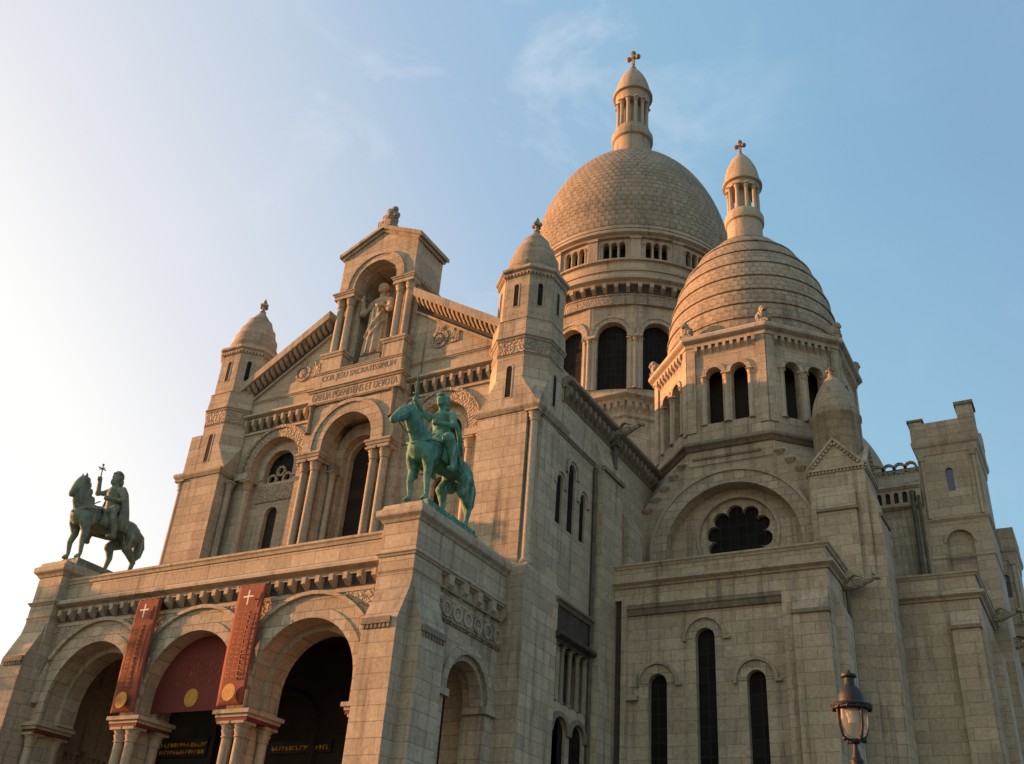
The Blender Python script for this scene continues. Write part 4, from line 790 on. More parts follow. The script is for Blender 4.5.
# ================================================================== TRANSEPT: east block, wall, towers
def transept():
    b = MB(); X0, X1_, Y0, Y1 = 22.0, 25.75, 20.0, 26.5
    b.box(X0, X1_, Y0, Y1, 0.02, 17.3); b.box(X0, X1_ - 0.02, Y0 - 0.02, Y1, 17.32, 18.1)
    b.box(24.5, 25.62, Y0 - 0.3, Y0, 0.02, 15.7); b.hexa([(24.5, Y0 - 0.3, 15.7), (25.62, Y0 - 0.3, 15.7), (25.62, Y0, 15.7), (24.5, Y0, 15.7), (24.5, Y0 - 0.04, 16.4), (25.62, Y0 - 0.04, 16.4), (25.62, Y0, 16.5), (24.5, Y0, 16.5)])
    bo = b.build("transept_block", M['wall'], bas)
    c = MB(); pth = [(X0, Y0), (X1_, Y0), (X1_, Y1)]; c.sweep(pth, [(-0.05, 17.0), (0.08, 17.0), (0.12, 17.08), (0.28, 17.18), (0.28, 17.3), (0.1, 17.38), (-0.05, 17.4)]); c.sweep(pth, STRING(18.05, 18.28, 0.15)); c.box(X0, X1_, Y0, Y1, 18.08, 18.27); c.build("cornice", M['fine'], bo)
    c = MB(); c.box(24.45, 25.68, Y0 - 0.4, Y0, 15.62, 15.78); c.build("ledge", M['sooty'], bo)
    b = MB(); b.box(25.75, 26.15, 21.5, 23.0, 0.02, 15.0); b.hexa([(25.75, 21.5, 15), (26.15, 21.5, 15), (26.15, 23, 15), (25.75, 23, 15), (25.75, 21.5, 16.2), (25.8, 21.5, 16.0), (25.8, 23, 16.0), (25.75, 23, 16.2)]); b.build("buttress", M['wall'], bo)
    # recessed wall with arcaded band, stone roof and pierced cresting
    w = MB(); w.box(19.8, 23.5, 24.5, 30, 0.02, 23.6); w.hexa([(19.8, 24.4, 24.55), (23.5, 24.4, 24.55), (23.5, 30, 24.55), (19.8, 30, 24.55), (19.8, 25.45, 26.2), (23.5, 25.45, 26.2), (23.5, 30, 26.4), (19.8, 30, 26.4)])
    wo = w.build("transept_wall", M['wall'], bas)
    a = MB()
    holes = [arch_loop(20.2 + k * 0.42, 23.75, 0.12, 24.25, 8) for k in range(8)]
    a.prism([rect(19.8, 23.5, 23.6, 24.6)] + holes, S, 24.3, 24.55); a.sweep([(19.8, 24.3), (23.5, 24.3)], STRING(24.5, 24.68, 0.15)); a.sweep([(19.8, 24.5), (23.5, 24.5)], STRING(23.45, 23.6, 0.25)); a.build("arcaded_band", M['fine'], wo)
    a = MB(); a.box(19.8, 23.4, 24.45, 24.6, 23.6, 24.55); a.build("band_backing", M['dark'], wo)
    a = MB()
    for k in range(6):
        x = 20.3 + k * 0.56; a.prism([circle(x, 26.12, 0.33, 18), circle(x, 26.12, 0.2, 18)], S, 25.15, 25.3); a.prism([circle(x + 0.28, 25.86, 0.14, 12), circle(x + 0.28, 25.86, 0.06, 12)], S, 25.16, 25.29)
    a.box(19.9, 23.4, 25.12, 25.35, 25.6, 25.78); a.build("pierced_cresting", M['carved'], wo)
    p = MB(); p.tube([(23.1, 24.2, 24.3), (23.1, 24.2, 12)], 0.11); p.tube([(23.4, 24.2, 24.0), (23.4, 24.2, 12)], 0.08); p.build("drain_pipe", M['lead'], wo, smooth=60)
    # watch tower with parapet
    def tower(x0, x1, y0, y1, dz, merlons):
        t = MB(); win = arch_loop((x0 + x1) / 2, 24.35 + dz, 0.17, 25.5 + dz, 8); bl = arch_loop((x0 + x1) / 2, 18.5 + dz, 0.62, 21.6 + dz)
        t.prism([rect(x0, x1, 0.02, 26.6 + dz), win, bl], S, y0, y0 + 0.2); t.box(x0, x1, y0 + 0.2, y1, 0.02, 26.6 + dz)
        t.box(x0 - 0.15, x1 + 0.15, y0 - 0.15, y1 + 0.15, 27.25 + dz, 28.35 + dz)
        if merlons:
            t.box(x1 - 0.62, x1 + 0.17, y0 - 0.17, y0 + 0.9, 28.3 + dz, 29.1 + dz); t.box(x0 - 0.17, x0 + 0.5, y0 - 0.17, y0 + 0.9, 28.3 + dz, 28.5 + dz); t.box(x1 - 0.62, x1 + 0.17, y1 - 0.7, y1 + 0.17, 28.3 + dz, 29.1 + dz)
        to = t.build("transept_tower", M['wall'], bas)
        c = MB(); sq = [(x0, y0), (x1, y0), (x1, y1), (x0, y1)]
        c.sweep(sq, [(-0.05, 26.5 + dz), (0.03, 26.5 + dz), (0.08, 26.9 + dz), (0.16, 27.0 + dz), (0.2, 27.15 + dz), (0.2, 27.3 + dz), (-0.05, 27.32 + dz)], True); c.build("cornice", M['fine'], to); c = MB(); c.sweep(sq, STRING(22.75 + dz, 22.92 + dz, 0.1), True); c.build("string_course", M['fine'], to); c = MB(); c.sweep([(x0, y0), (x1, y0), (x1, y1)], STRING(20.75 + dz, 20.85 + dz, 0.06)); c.build("string_course", M['fine'], to)
        if merlons:
            c = MB(); c.box(x1 - 0.7, x1 + 0.25, y0 - 0.25, y0 + 0.98, 29.1 + dz, 29.28 + dz); c.build("merlon_cap", M['sooty'], to); c = MB(); c.box(x0 - 0.25, x0 + 0.58, y0 - 0.25, y0 + 0.98, 28.5 + dz, 28.62 + dz); c.build("merlon_cap", M['sooty'], to)
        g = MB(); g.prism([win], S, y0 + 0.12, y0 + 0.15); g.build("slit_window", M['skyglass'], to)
        c = MB(); c.prism([ring_loop((x0 + x1) / 2, 21.6 + dz, 0.62, 0.74)], S, y0 - 0.05, y0 + 0.05); c.build("hood_mould", M['fine'], to)
        for x in (x0 + 0.2, x1 - 0.2):
            c = MB(); c.tube([(x, y0 - 0.02, 22.95 + dz), (x, y0 - 0.02, 26.4 + dz)], 0.09, 8); c.box(x - 0.13, x + 0.13, y0 - 0.14, y0 + 0.06, 26.2 + dz, 26.5 + dz); c.build("corner_shaft", M['fine'], to, smooth=60)
    tower(23.5, 26.4, 25.0, 29.2, 0.0, True)
    tower(25.6, 26.9, 33.0, 36, -3.2, False)
M['skyglass'] = plain("bluish_glass", (0.10, 0.10, 0.16), 0.12, nvar=0.1)  # sky seen in the slit, put into the glass colour
transept()
gargoyle(25.75, 23.6, 17.3, 1.5, s=0.8); gargoyle(25.75, 27.4, 17.0, 1.8, s=0.8)

# ================================================================== MAIN DRUM AND DOME
def main_drum():
    cx, cy = 0.0, 40.84; R = 8.9; PH = math.radians(3.6)
    b = MB(); b.poly_prism(octo(cx, cy, 9.7), 24, 37.4); b.lathe(cx, cy, [(9.2, 38.2), (9.0, 39.0), (8.85, 39.0), (8.2, 39.0), (8.2, 46.0), (8.85, 46.0), (8.85, 48.6), (8.2, 48.6)], 64)
    # drum wall: 16 bays each with an arched opening
    n = 16; half = (R) * math.tan(PI / n)
    for k in range(n):
        fr = rot_frame(cx, cy, -PI / 2 + PH + PI / n + 2 * PI * k / n)
        b.prism([rect(-half, half, 38.9, 48.4), arch_loop(0, 39.15, 1.16, 44.05)], fr, R - 0.75, R)
    b.lathe(cx, cy, [(8.9, 48.9), (8.95, 49.4), (8.8, 50.0), (8.75, 51.3), (8.3, 51.3)], 96)
    b.lathe(cx, cy, [(8.45, 53.3), (8.7, 53.3), (8.7, 54.0), (8.3, 54.0)], 96)
    h2 = 8.75 * math.tan(PI / n)
    for k in range(n):
        fr = rot_frame(cx, cy, -PI / 2 + PH + PI / n + 2 * PI * k / n)
        b.prism([rect(-h2, h2, 51.25, 53.4)] + [arch_loop(a, 51.5, 0.25, 52.85, 10) for a in (-0.66, 0, 0.66)], fr, 8.3, 8.72)
    bo = b.build("main_drum", M['wall'], bas)
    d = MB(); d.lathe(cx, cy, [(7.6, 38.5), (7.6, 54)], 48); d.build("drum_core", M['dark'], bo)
    for k in range(n):
        ang = -PI / 2 + PH + PI / n + 2 * PI * k / n
        if math.sin(ang) > 0.55: continue
        fr = rot_frame(cx, cy, ang)
        w = MB(); w.prism([arch_loop(0, 39.1, 1.17, 44.05)], fr, R - 0.62, R - 0.58); wo = w.build("drum_window", M['glass'], bo)
        a = MB(); a.prism([ring_loop(0, 44.05, 1.16, 1.52, leg=0.15)], fr, R, R + 0.07); a.prism([ring_loop(0, 44.05, 1.52, 1.68, leg=0.15)], fr, R, R + 0.14); a.build("archivolt", M['arch'], wo)
        fr2 = rot_frame(cx, cy, ang + PI / n)
        c = MB()
        for t, dd in ((-0.34, R + 0.02), (0, R + 0.16), (0.34, R + 0.02)):
            x, y, _ = fr2(t, 0, dd); c.column(x, y, 39.2, 43.75, 0.155, 10)
        p = [fr2(-0.55, 43.75, R - 0.1), fr2(0.55, 43.75, R - 0.1), fr2(0.55, 43.75, R + 0.36), fr2(-0.55, 43.75, R + 0.36)]
        c.hexa(p + [(x, y, 43.97) for x, y, z in p]); c.build("colonnette_cluster", M['fine'], bo, smooth=40)
        c = MB(); p = [fr2(-0.22, 43.97, R - 0.1), fr2(0.22, 43.97, R - 0.1), fr2(0.22, 43.97, R + 0.14), fr2(-0.22, 43.97, R + 0.14)]
        c.hexa(p + [(x, y, 46.7) for x, y, z in p])
        c.build("pilaster", M['fine'], bo); c = MB()
        p = [fr2(-0.4, 51.3, 8.6), fr2(0.4, 51.3, 8.6), fr2(0.4, 51.3, 9.0), fr2(-0.4, 51.3, 9.0)]; c.hexa(p + [(x, y, 53.4) for x, y, z in p])
        p = [fr2(-0.48, 53.25, 8.62), fr2(0.48, 53.25, 8.62), fr2(0.48, 53.25, 9.1), fr2(-0.48, 53.25, 9.1)]; c.hexa(p + [(x, y, 53.5) for x, y, z in p])
        c.build("gallery_pilaster", M['fine'], bo)
        c = MB()
        for a_ in (-0.33, 0.33, -0.99, 0.99):
            x, y, _ = fr(a_, 0, 8.7); c.column(x, y, 51.45, 52.85, 0.085, 8)
        for a_ in (-0.66, 0, 0.66): c.prism([ring_loop(a_, 52.85, 0.25, 0.34, n=10, lim=0.325)], fr, 8.7, 8.78)
        c.build("gallery_arcade", M['fine'], bo, smooth=40)
    c = MB(); oc = octo(cx, cy, 9.7); c.sweep(oc, [(-0.1, 37.3), (0.1, 37.3), (0.2, 37.5), (0.5, 37.75), (0.5, 37.95), (0.3, 38.0), (-0.6, 38.45), (-0.9, 38.45)], True); c.sweep(oc, STRING(36.0, 36.2, 0.12), True)
    for k in range(8): corbels(c, rot_frame(cx, cy, PI / 4 * k), -3.8, 3.8, 36.55, 37.3, 9.7, 0.2, 0.54, 0.3)
    c.build("base_cornice", M['fine'], bo)
    c = MB(); c.lathe(cx, cy, [(8.8, 38.4), (9.3, 38.45), (9.3, 38.6), (9.0, 38.9), (9.05, 39.15), (8.7, 39.15)], 96); c.build("drum_plinth", M['fine'], bo, smooth=35)
    c = MB(); c.lathe(cx, cy, [(8.95, 46.65), (9.18, 46.7), (9.18, 46.8), (9.11, 46.85), (9.11, 47.55), (9.18, 47.6), (9.18, 47.7), (8.95, 47.75)], 96); c.build("carved_frieze", M['carved'], bo, smooth=35)
    c = MB(); c.lathe(cx, cy, [(8.8, 48.5), (9.35, 48.52), (9.45, 48.7), (9.75, 48.85), (9.75, 49.1), (9.45, 49.25), (8.95, 49.55), (8.8, 49.55)], 96)
    for k in range(64):
        fr = rot_frame(cx, cy, 2 * PI * k / 64); corbels(c, fr, 0, 0, 47.78, 48.52, 9.0, 0.55, 9, 0.3)
    cc = c.build("corbel_cornice", M['fine'], bo, smooth=30); c = MB(); c.lathe(cx, cy, [(8.9, 47.76), (9.12, 47.78), (9.12, 48.51), (8.9, 48.515)], 96); c.build("soiled_band", M['soot'], cc)  # near-black ring between the drum brackets
    c = MB(); c.lathe(cx, cy, [(8.75, 50.15), (8.92, 50.2), (8.92, 50.3), (8.75, 50.35)], 96); c.lathe(cx, cy, [(8.7, 51.15), (9.0, 51.2), (9.0, 51.35), (8.7, 51.4)], 96); c.lathe(cx, cy, [(8.6, 53.45), (9.0, 53.48), (9.05, 53.6), (9.35, 53.75), (9.35, 53.95), (9.1, 54.25), (9.2, 54.25), (9.2, 54.5), (8.9, 54.9), (8.6, 54.9)], 96); c.build("gallery_cornice", M['fine'], bo, smooth=35)
    # dome
    d = MB(); prof = [(9.15, 54.6), (9.2, 55.0), (9.15, 55.6)]
    rows = 30
    for i in range(1, rows + 1):
        th = i / rows * math.radians(78.5); r = 9.12 * math.cos(th); z = 55.3 + 13.9 * math.sin(th)
        prof += [(r + 0.0, z - 0.02), (r - 0.05, z + 0.03)]
    d.lathe(cx, cy, prof, 96, uv=True); do = d.build("main_dome", M['bigtiles'], bas, loc=(cx, cy, 55), smooth=25)
    l = MB(); l.lathe(cx, cy, [(2.1, 67.6), (1.88, 69.0), (1.78, 70.4), (1.76, 71.9), (1.98, 72.05), (2.02, 72.2), (2.02, 72.75), (1.9, 73.0), (1.7, 73.1), (1.7, 73.6), (0.85, 73.65), (0.85, 77.1), (1.6, 77.1), (1.66, 77.7), (1.72, 78.1), (1.98, 78.2), (1.98, 78.5), (1.75, 78.65)] + [(1.75 * (1 - (i / 14) ** 1.7) ** (1 / 1.35) + 0.001, 78.7 + 4.0 * i / 14) for i in range(1, 14)] + [(0.16, 82.65)], 40)
    lo = l.build("lantern", M['fine'], do, smooth=25); lo.location = (-cx, -cy, -55)
    c = MB()
    for k in range(12):
        a = 2 * PI * k / 12 + 0.1; c.column(cx + 1.42 * math.cos(a), cy + 1.42 * math.sin(a), 73.6, 77.15, 0.19, 10)
    co = c.build("lantern_colonnade", M['fine'], do, smooth=40); co.location = (-cx, -cy, -55)
    c = MB(); cross(c, cx, cy, 82.5, 2.55, 0.22); co = c.build("cross_finial", M['carved'], do, smooth=50); co.location = (-cx, -cy, -55)
main_drum()
def rear_dome(cx, cy, z0, R, H):
    d = MB(); d.lathe(cx, cy, [(R + 0.3, z0 - 2), (R + 0.3, z0 - 0.3), (R, z0)] + [(R * max(0, 1 - (i / 24) ** 2.4) ** (1 / 1.6) + 0.002, z0 + H * i / 24) for i in range(1, 24)], 48, uv=True)
    d.lathe(cx, cy, [(R + 0.2, 0.02), (R + 0.2, z0 - 1.8)], 32); d.build("chapel_dome", M['smalltiles'], bas, loc=(cx, cy, z0), smooth=45)
rear_dome(14.8, 44.0, 31.5, 4.6, 8.5)
chapel_tower(-15.47, 23.49, False)

# ================================================================== SEPARATE THINGS
def organic(mb, name, mat, parent, voxel=0.045, smooth_it=6, loc=(0, 0, 0)):
    """fuse overlapping limbs into one continuous surface"""
    me = bpy.data.meshes.new(name); me.from_pydata(mb.v, [], mb.f); o = bpy.data.objects.new(name, me); col.objects.link(o)
    r = o.modifiers.new("fuse", 'REMESH'); r.mode = 'VOXEL'; r.voxel_size = voxel
    sm = o.modifiers.new("soften", 'SMOOTH'); sm.iterations = smooth_it; sm.factor = 0.5
    dg = bpy.context.evaluated_depsgraph_get(); dg.update()
    m2 = bpy.data.meshes.new_from_object(o.evaluated_get(dg)); m2.name = name; bpy.data.objects.remove(o); bpy.data.meshes.remove(me)
    m2.materials.clear(); m2.materials.append(mat); m2.polygons.foreach_set('use_smooth', [True] * len(m2.polygons))
    q = bpy.data.objects.new(name, m2); col.objects.link(q); q.location = loc; q.parent = parent; return q
def limb(mb, pts, rad, segs=12):
    mb.tube(pts, rad, segs)
    for p, r in zip(pts, rad): mb.ball(p, r if not isinstance(r, tuple) else min(r), 10)

def equestrian(X, z0, mat, king):
    root = empty("equestrian_statue", (X, 2.3, z0)); OY = 2.3
    def V(x, y, z): return (x, y - OY, z)
    p = MB(); p.box(-0.62, 0.62, -1.75, 1.75, -0.4, -0.15); p.box(-0.56, 0.56, -1.68, 1.68, -0.15, 0.02); p.build("plinth", mat, root)
    h = MB()
    # barrel, chest and quarters
    limb(h, [V(0, 0.42, 2.02), V(0, 0.85, 2.04), V(0, 1.7, 2.16), V(0, 2.6, 2.28), V(0, 3.2, 2.24)], [0.42, 0.54, 0.52, 0.48, 0.54], 16)
    h.ball(V(0, 0.5, 2.08), (0.48, 0.46, 0.56)); h.ball(V(0, 3.35, 2.16), (0.52, 0.52, 0.54)); h.ball(V(0, 0.95, 2.4), (0.34, 0.5, 0.36))
    for sx in (1, -1): h.ball(V(sx * 0.3, 3.2, 2.0), (0.32, 0.5, 0.55)); h.ball(V(sx * 0.32, 0.6, 1.85), (0.24, 0.36, 0.45))
    if king:
        neck = [V(0, 0.62, 2.3), V(0, 0.3, 2.75), V(0, 0.12, 3.2), V(0, 0.05, 3.5)]; nr = [(0.34, 0.56), (0.27, 0.48), (0.22, 0.38), (0.18, 0.27)]
        head = [V(0, 0.08, 3.58), V(0, -0.08, 3.3), V(0, -0.22, 2.96), V(0, -0.28, 2.78)]; hr = [0.25, 0.235, 0.17, 0.15]; ears = (0.12, 3.72)
    else:
        neck = [V(0, 0.62, 2.3), V(0, 0.15, 2.7), V(0, -0.28, 2.98), V(0, -0.55, 3.1)]; nr = [(0.34, 0.58), (0.27, 0.48), (0.22, 0.38), (0.18, 0.26)]
        head = [V(0, -0.55, 3.1), V(0, -0.85, 2.86), V(0, -1.14, 2.55), V(0, -1.3, 2.38)]; hr = [0.26, 0.24, 0.175, 0.155]; ears = (-0.48, 3.28)
    h.tube(neck, nr, 14); limb(h, head, hr); h.ball((head[1][0], head[1][1] + 0.02, head[1][2] - 0.1), (0.17, 0.24, 0.22))
    for sx in (1, -1): h.tube([V(sx * 0.12, ears[0], ears[1] - 0.06), V(sx * 0.15, ears[0] - 0.03, ears[1] + 0.12), V(sx * 0.13, ears[0] - 0.05, ears[1] + 0.27)], [0.075, 0.07, 0.015], 8)
    # legs
    for sx, fwd in ((1, 0.0), (-1, -0.12)):
        limb(h, [V(sx * 0.34, 0.62, 1.65), V(sx * 0.34, 0.72, 1.25), V(sx * 0.33, 0.72 + fwd, 0.8), V(sx * 0.33, 0.8 + fwd, 0.28), V(sx * 0.33, 0.74 + fwd, 0.16)], [0.26, 0.17, 0.13, 0.085, 0.1])
        h.tube([V(sx * 0.33, 0.74 + fwd, 0.2), V(sx * 0.33, 0.70 + fwd, 0.04)], [0.11, 0.165], 10)
    for sx, st in ((1, 0.25), (-1, -0.55)):
        limb(h, [V(sx * 0.34, 3.2, 1.8), V(sx * 0.36, 2.98 + st * 0.5, 1.35), V(sx * 0.34, 3.42 + st, 0.86), V(sx * 0.34, 3.32 + st, 0.3), V(sx * 0.34, 3.24 + st, 0.17)], [0.38, 0.24, 0.14, 0.09, 0.105])
        h.tube([V(sx * 0.34, 3.24 + st, 0.2), V(sx * 0.34, 3.18 + st, 0.04)], [0.115, 0.17], 10)
    ho = organic(h, "horse", mat, root, voxel=0.032, smooth_it=2)
    t = MB(); t.tube([V(0, 3.75, 2.45), V(0, 4.0, 2.3), V(0, 4.12, 1.8), V(0, 4.1, 1.2), V(0, 4.02, 0.75)] if not king else [V(0, 3.75, 2.45), V(0, 3.98, 2.25), V(0, 4.05, 1.8), V(0, 4.0, 1.35), V(0, 3.95, 1.05)], [0.12, 0.2, 0.27, 0.24, 0.05], 12); t.build("tail", mat, ho, smooth=60)
    m = MB()
    for i in range(9):
        f = i / 8; k = min(int(f * 3), 2); q = f * 3 - k
        c = [neck[k][j] + (neck[k + 1][j] - neck[k][j]) * q for j in range(3)]; r = nr[k][1] + (nr[k + 1][1] - nr[k][1]) * q
        m.ball((0.06 * (-1) ** i, c[1] + r * (0.78 if king else 0.45), c[2] + r * (0.45 if king else 0.8)), (0.15, 0.16, 0.22), 8)
    m.build("mane", mat, ho, smooth=60)
    b = MB(); b.tube([head[2], ((0, (head[2][1] + neck[1][1]) / 2, head[2][2] - 0.25)), V(0, 0.9, 2.75), V(0.1, 1.2, 3.0)], 0.035, 6); b.tube([(0.19, head[2][1], head[2][2]), (0.26, head[0][1], head[0][2])], 0.03, 6); b.tube([V(-0.5, 0.35, 2.3), V(0, 0.0, 2.05), V(0.5, 0.35, 2.3), V(0.6, 1.1, 2.5)], 0.05, 8); b.build("bridle", mat, ho, smooth=60)
    # saddle cloth with a hanging skirt
    c = MB(); n = 14
    for y0, y1 in ((1.15, 2.55),):
        rows = []
        for y in (y0, (y0 + y1) / 2, y1):
            rows.append(c.add([V(0.64 * math.sin(a) * (1.05), y + 0.05 * math.sin(a * 6), 2.16 + 0.62 * math.cos(a) - max(0, abs(a) - 1.5) * 0.6) for a in [(-1.85 + 3.7 * j / n) for j in range(n + 1)]]))
        for r0, r1 in zip(rows, rows[1:]):
            for j in range(n): c.f.append((r0 + j, r0 + j + 1, r1 + j + 1, r1 + j))
    co = c.build("saddle_cloth", mat, root, smooth=60); sd_ = co.modifiers.new("thick", 'SOLIDIFY'); sd_.thickness = 0.06
    # rider
    r = MB()
    ty = 2.05 if king else 1.8
    limb(r, [V(0, ty, 2.75), V(0, ty - 0.05, 3.1), V(0, ty - 0.12, 3.5)], [0.34, 0.3, 0.33]); r.ball(V(0, ty - 0.12, 3.55), (0.46, 0.26, 0.26)); limb(r, [V(0, ty - 0.13, 3.75), V(0, ty - 0.16, 3.95)], [0.13, 0.12])
    r.ball(V(0, ty - 0.2, 4.17), (0.19, 0.22, 0.27)); r.ball(V(0, ty - 0.4, 4.14), (0.05, 0.07, 0.08)); r.ball(V(0, ty - 0.33, 4.02), (0.12, 0.1, 0.09))
    for sx in (1, -1): r.ball(V(sx * 0.19, ty - 0.18, 4.15), (0.04, 0.06, 0.08)); r.ball(V(sx * 0.08, ty - 0.385, 4.2), (0.045, 0.03, 0.03))
    for sx in (1, -1):
        limb(r, [V(sx * 0.26, ty, 2.78), V(sx * 0.66, ty - 0.5, 2.45), V(sx * 0.74, ty - 0.2, 1.75), V(sx * 0.76, ty - 0.22, 1.5)], [0.27, 0.2, 0.14, 0.1]); limb(r, [V(sx * 0.76, ty - 0.18, 1.46), V(sx * 0.77, ty - 0.48, 1.4)], [0.11, 0.075])
    def hand(c, up):
        r.ball(c, (0.085, 0.1, 0.11), 10)
        for k in range(4): r.tube([(c[0] - 0.05 + 0.0 * k, c[1] - 0.08, c[2] + 0.07 - 0.045 * k), (c[0] + 0.02, c[1] - 0.13, c[2] + 0.07 - 0.045 * k), (c[0] + 0.08, c[1] - 0.09, c[2] + 0.06 - 0.045 * k)], [0.027, 0.026, 0.02], 6)
        r.tube([(c[0] + 0.05, c[1] + 0.02, c[2] + 0.06), (c[0] + 0.09, c[1] - 0.06, c[2] + 0.1)], [0.03, 0.022], 6)
    if king:
        hc = V(-0.62, ty - 0.55, 4.08); limb(r, [V(-0.42, ty - 0.12, 3.6), V(-0.68, ty - 0.42, 3.5), hc], [0.17, 0.13, 0.085]); hand(hc, True)
        hl = V(0.22, ty - 0.6, 3.05); limb(r, [V(0.42, ty - 0.1, 3.58), V(0.56, ty - 0.05, 3.1), hl], [0.17, 0.13, 0.085]); hand(hl, False)
        r.ball(V(0, ty - 0.18, 4.3), (0.19, 0.21, 0.2)); r.ball(V(0, ty - 0.34, 3.95), (0.13, 0.12, 0.17))
    else:
        hc = V(-0.42, ty - 1.15, 3.82); limb(r, [V(-0.4, ty - 0.15, 3.6), V(-0.46, ty - 0.72, 3.58), hc], [0.17, 0.125, 0.085]); hand(hc, True)
        hl = V(0.2, ty - 0.75, 3.02); limb(r, [V(0.42, ty - 0.1, 3.56), V(0.56, ty - 0.2, 3.12), hl], [0.16, 0.12, 0.08]); hand(hl, False)
    SC = 1.14
    LIFT = (0, 0, 0.1 if king else 0.25)
    def bigger(mb, c=(0, ty - OY, 2.7)): mb.v = [tuple(c[i] + (p[i] - c[i]) * SC + LIFT[i] for i in range(3)) for p in mb.v]
    bigger(r); hc = tuple((0, ty - OY, 2.7)[i] + (hc[i] - (0, ty - OY, 2.7)[i]) * SC + LIFT[i] for i in range(3))
    ro = organic(r, "rider", mat, root, voxel=0.032, smooth_it=4)
    g = MB()
    if king:   # long mantle falling over the saddle, crown and hair
        g.ball(V(0, ty - 0.12, 4.22), (0.215, 0.2, 0.25)); g.ball(V(0, ty - 0.02, 4.0), (0.19, 0.14, 0.2)); g.lathe(0, ty - 0.2 - OY, [(0.19, 4.3), (0.215, 4.3), (0.215, 4.35), (0.19, 4.35), (0.18, 4.3)], 16); bigger(g); g.build("crown", mat, ro, smooth=40)
        c = MB(); prof = []
        rows = []
        for z, w, yb, yf in ((3.74, 0.4, 0.22, -0.16), (3.5, 0.56, 0.34, -0.2), (3.1, 0.68, 0.46, -0.22), (2.7, 0.78, 0.6, -0.3), (2.2, 0.84, 0.78, -0.45), (1.8, 0.86, 0.85, -0.5)):
            rows.append(c.add([V(w * math.sin(a) * (1 + 0.05 * math.sin(7 * a)), ty + (yb if math.cos(a) > 0 else -yf) * math.cos(a), z) for a in [(-2.1 + 4.2 * j / 24) for j in range(25)]]))
        for r0, r1 in zip(rows, rows[1:]):
            for j in range(24): c.f.append((r0 + j, r0 + j + 1, r1 + j + 1, r1 + j))
        bigger(c); k = c.build("mantle", mat, ro, smooth=60); k.modifiers.new("thick", 'SOLIDIFY').thickness = 0.06
        s = MB(); b0 = Vector(hc) - Vector((0, -0.1, 0.8)); b1 = Vector(hc) + Vector((0, -0.06, 0.72)); s.tube([b0, hc, b1], 0.03, 8)
        zc = b1 - Vector((0, 0, 0.2)); s.tube([zc - Vector((0, 0.22, 0)), zc + Vector((0, 0.22, 0))], 0.03, 8); s.tube([zc - Vector((0.18, 0, 0)), zc + Vector((0.18, 0, 0))], 0.03, 8); s.ball(b1, 0.06, 8)
        s.build("cross_staff", mat, root, smooth=60)
        s = MB(); s.tube([V(0.7, ty + 0.1, 2.6), V(0.85, ty + 0.5, 1.3)], [0.05, 0.03], 8); s.build("scabbard", mat, root, smooth=60)
    else:      # helmet, short skirt of plates, raised sword
        g.ball(V(0, ty - 0.15, 4.28), (0.225, 0.26, 0.22)); g.ball(V(0, ty - 0.06, 4.12), (0.215, 0.2, 0.2)); g.ball(V(0, ty - 0.02, 3.95), (0.2, 0.18, 0.12)); g.ball(V(0, ty - 0.36, 4.36), (0.16, 0.1, 0.07)); bigger(g); g.build("helmet", mat, ro, smooth=50)
        c = MB(); rows = []
        for z, w, d in ((3.0, 0.34, 0.3), (2.7, 0.55, 0.45), (2.35, 0.74, 0.55), (1.95, 0.8, 0.6)):
            rows.append(c.add([V(w * math.sin(a) * (1 + 0.06 * math.sin(9 * a)), ty - 0.05 + d * math.cos(a), z) for a in [2 * PI * j / 28 for j in range(28)]]))
        for r0, r1 in zip(rows, rows[1:]):
            for j in range(28): c.f.append((r0 + j, r0 + (j + 1) % 28, r1 + (j + 1) % 28, r1 + j))
        bigger(c); k = c.build("armour_skirt", mat, ro, smooth=60); k.modifiers.new("thick", 'SOLIDIFY').thickness = 0.05
        c = MB(); rows = []
        for z, w, d in ((3.72, 0.3, 0.2), (3.4, 0.42, 0.36), (3.0, 0.46, 0.55), (2.6, 0.4, 0.75), (2.35, 0.3, 0.9)):
            rows.append(c.add([V(w * (-1 + 2 * j / 10), ty + d + 0.08 * math.sin(j * 1.9), z) for j in range(11)]))
        for r0, r1 in zip(rows, rows[1:]):
            for j in range(10): c.f.append((r0 + j, r0 + j + 1, r1 + j + 1, r1 + j))
        bigger(c); k = c.build("cape", mat, ro, smooth=60); k.modifiers.new("thick", 'SOLIDIFY').thickness = 0.06
        s = MB(); a = Vector(hc); s.tube([a - Vector((0, 0, 0.28)), a + Vector((0.0, -0.03, 0.25))], 0.04, 8); s.tube([a + Vector((0, -0.2, 0.22)), a + Vector((0, 0.2, 0.22))], 0.035, 8); s.tube([a + Vector((0, -0.03, 0.22)), a + Vector((0.03, -0.1, 1.25))], [(0.03, 0.05), (0.012, 0.02)], 8); s.build("raised_sword", mat, root, smooth=60)
        s = MB(); s.tube([V(0.62, ty + 0.1, 2.5), V(0.9, ty + 0.75, 1.5)], [0.05, 0.03], 8); s.build("scabbard", mat, root, smooth=60)
    return root
tag(equestrian(9.25, 16.0, M['patina'], False), "green bronze armoured rider raising a sword on horseback, on the nearer porch pier", "statue", "equestrian statues on the porch")
tag(equestrian(-9.25, 16.0, M['patina_dim'], True), "dull grey-green bronze cloaked rider lifting a cross staff on horseback, on the farther pier", "statue", "equestrian statues on the porch")

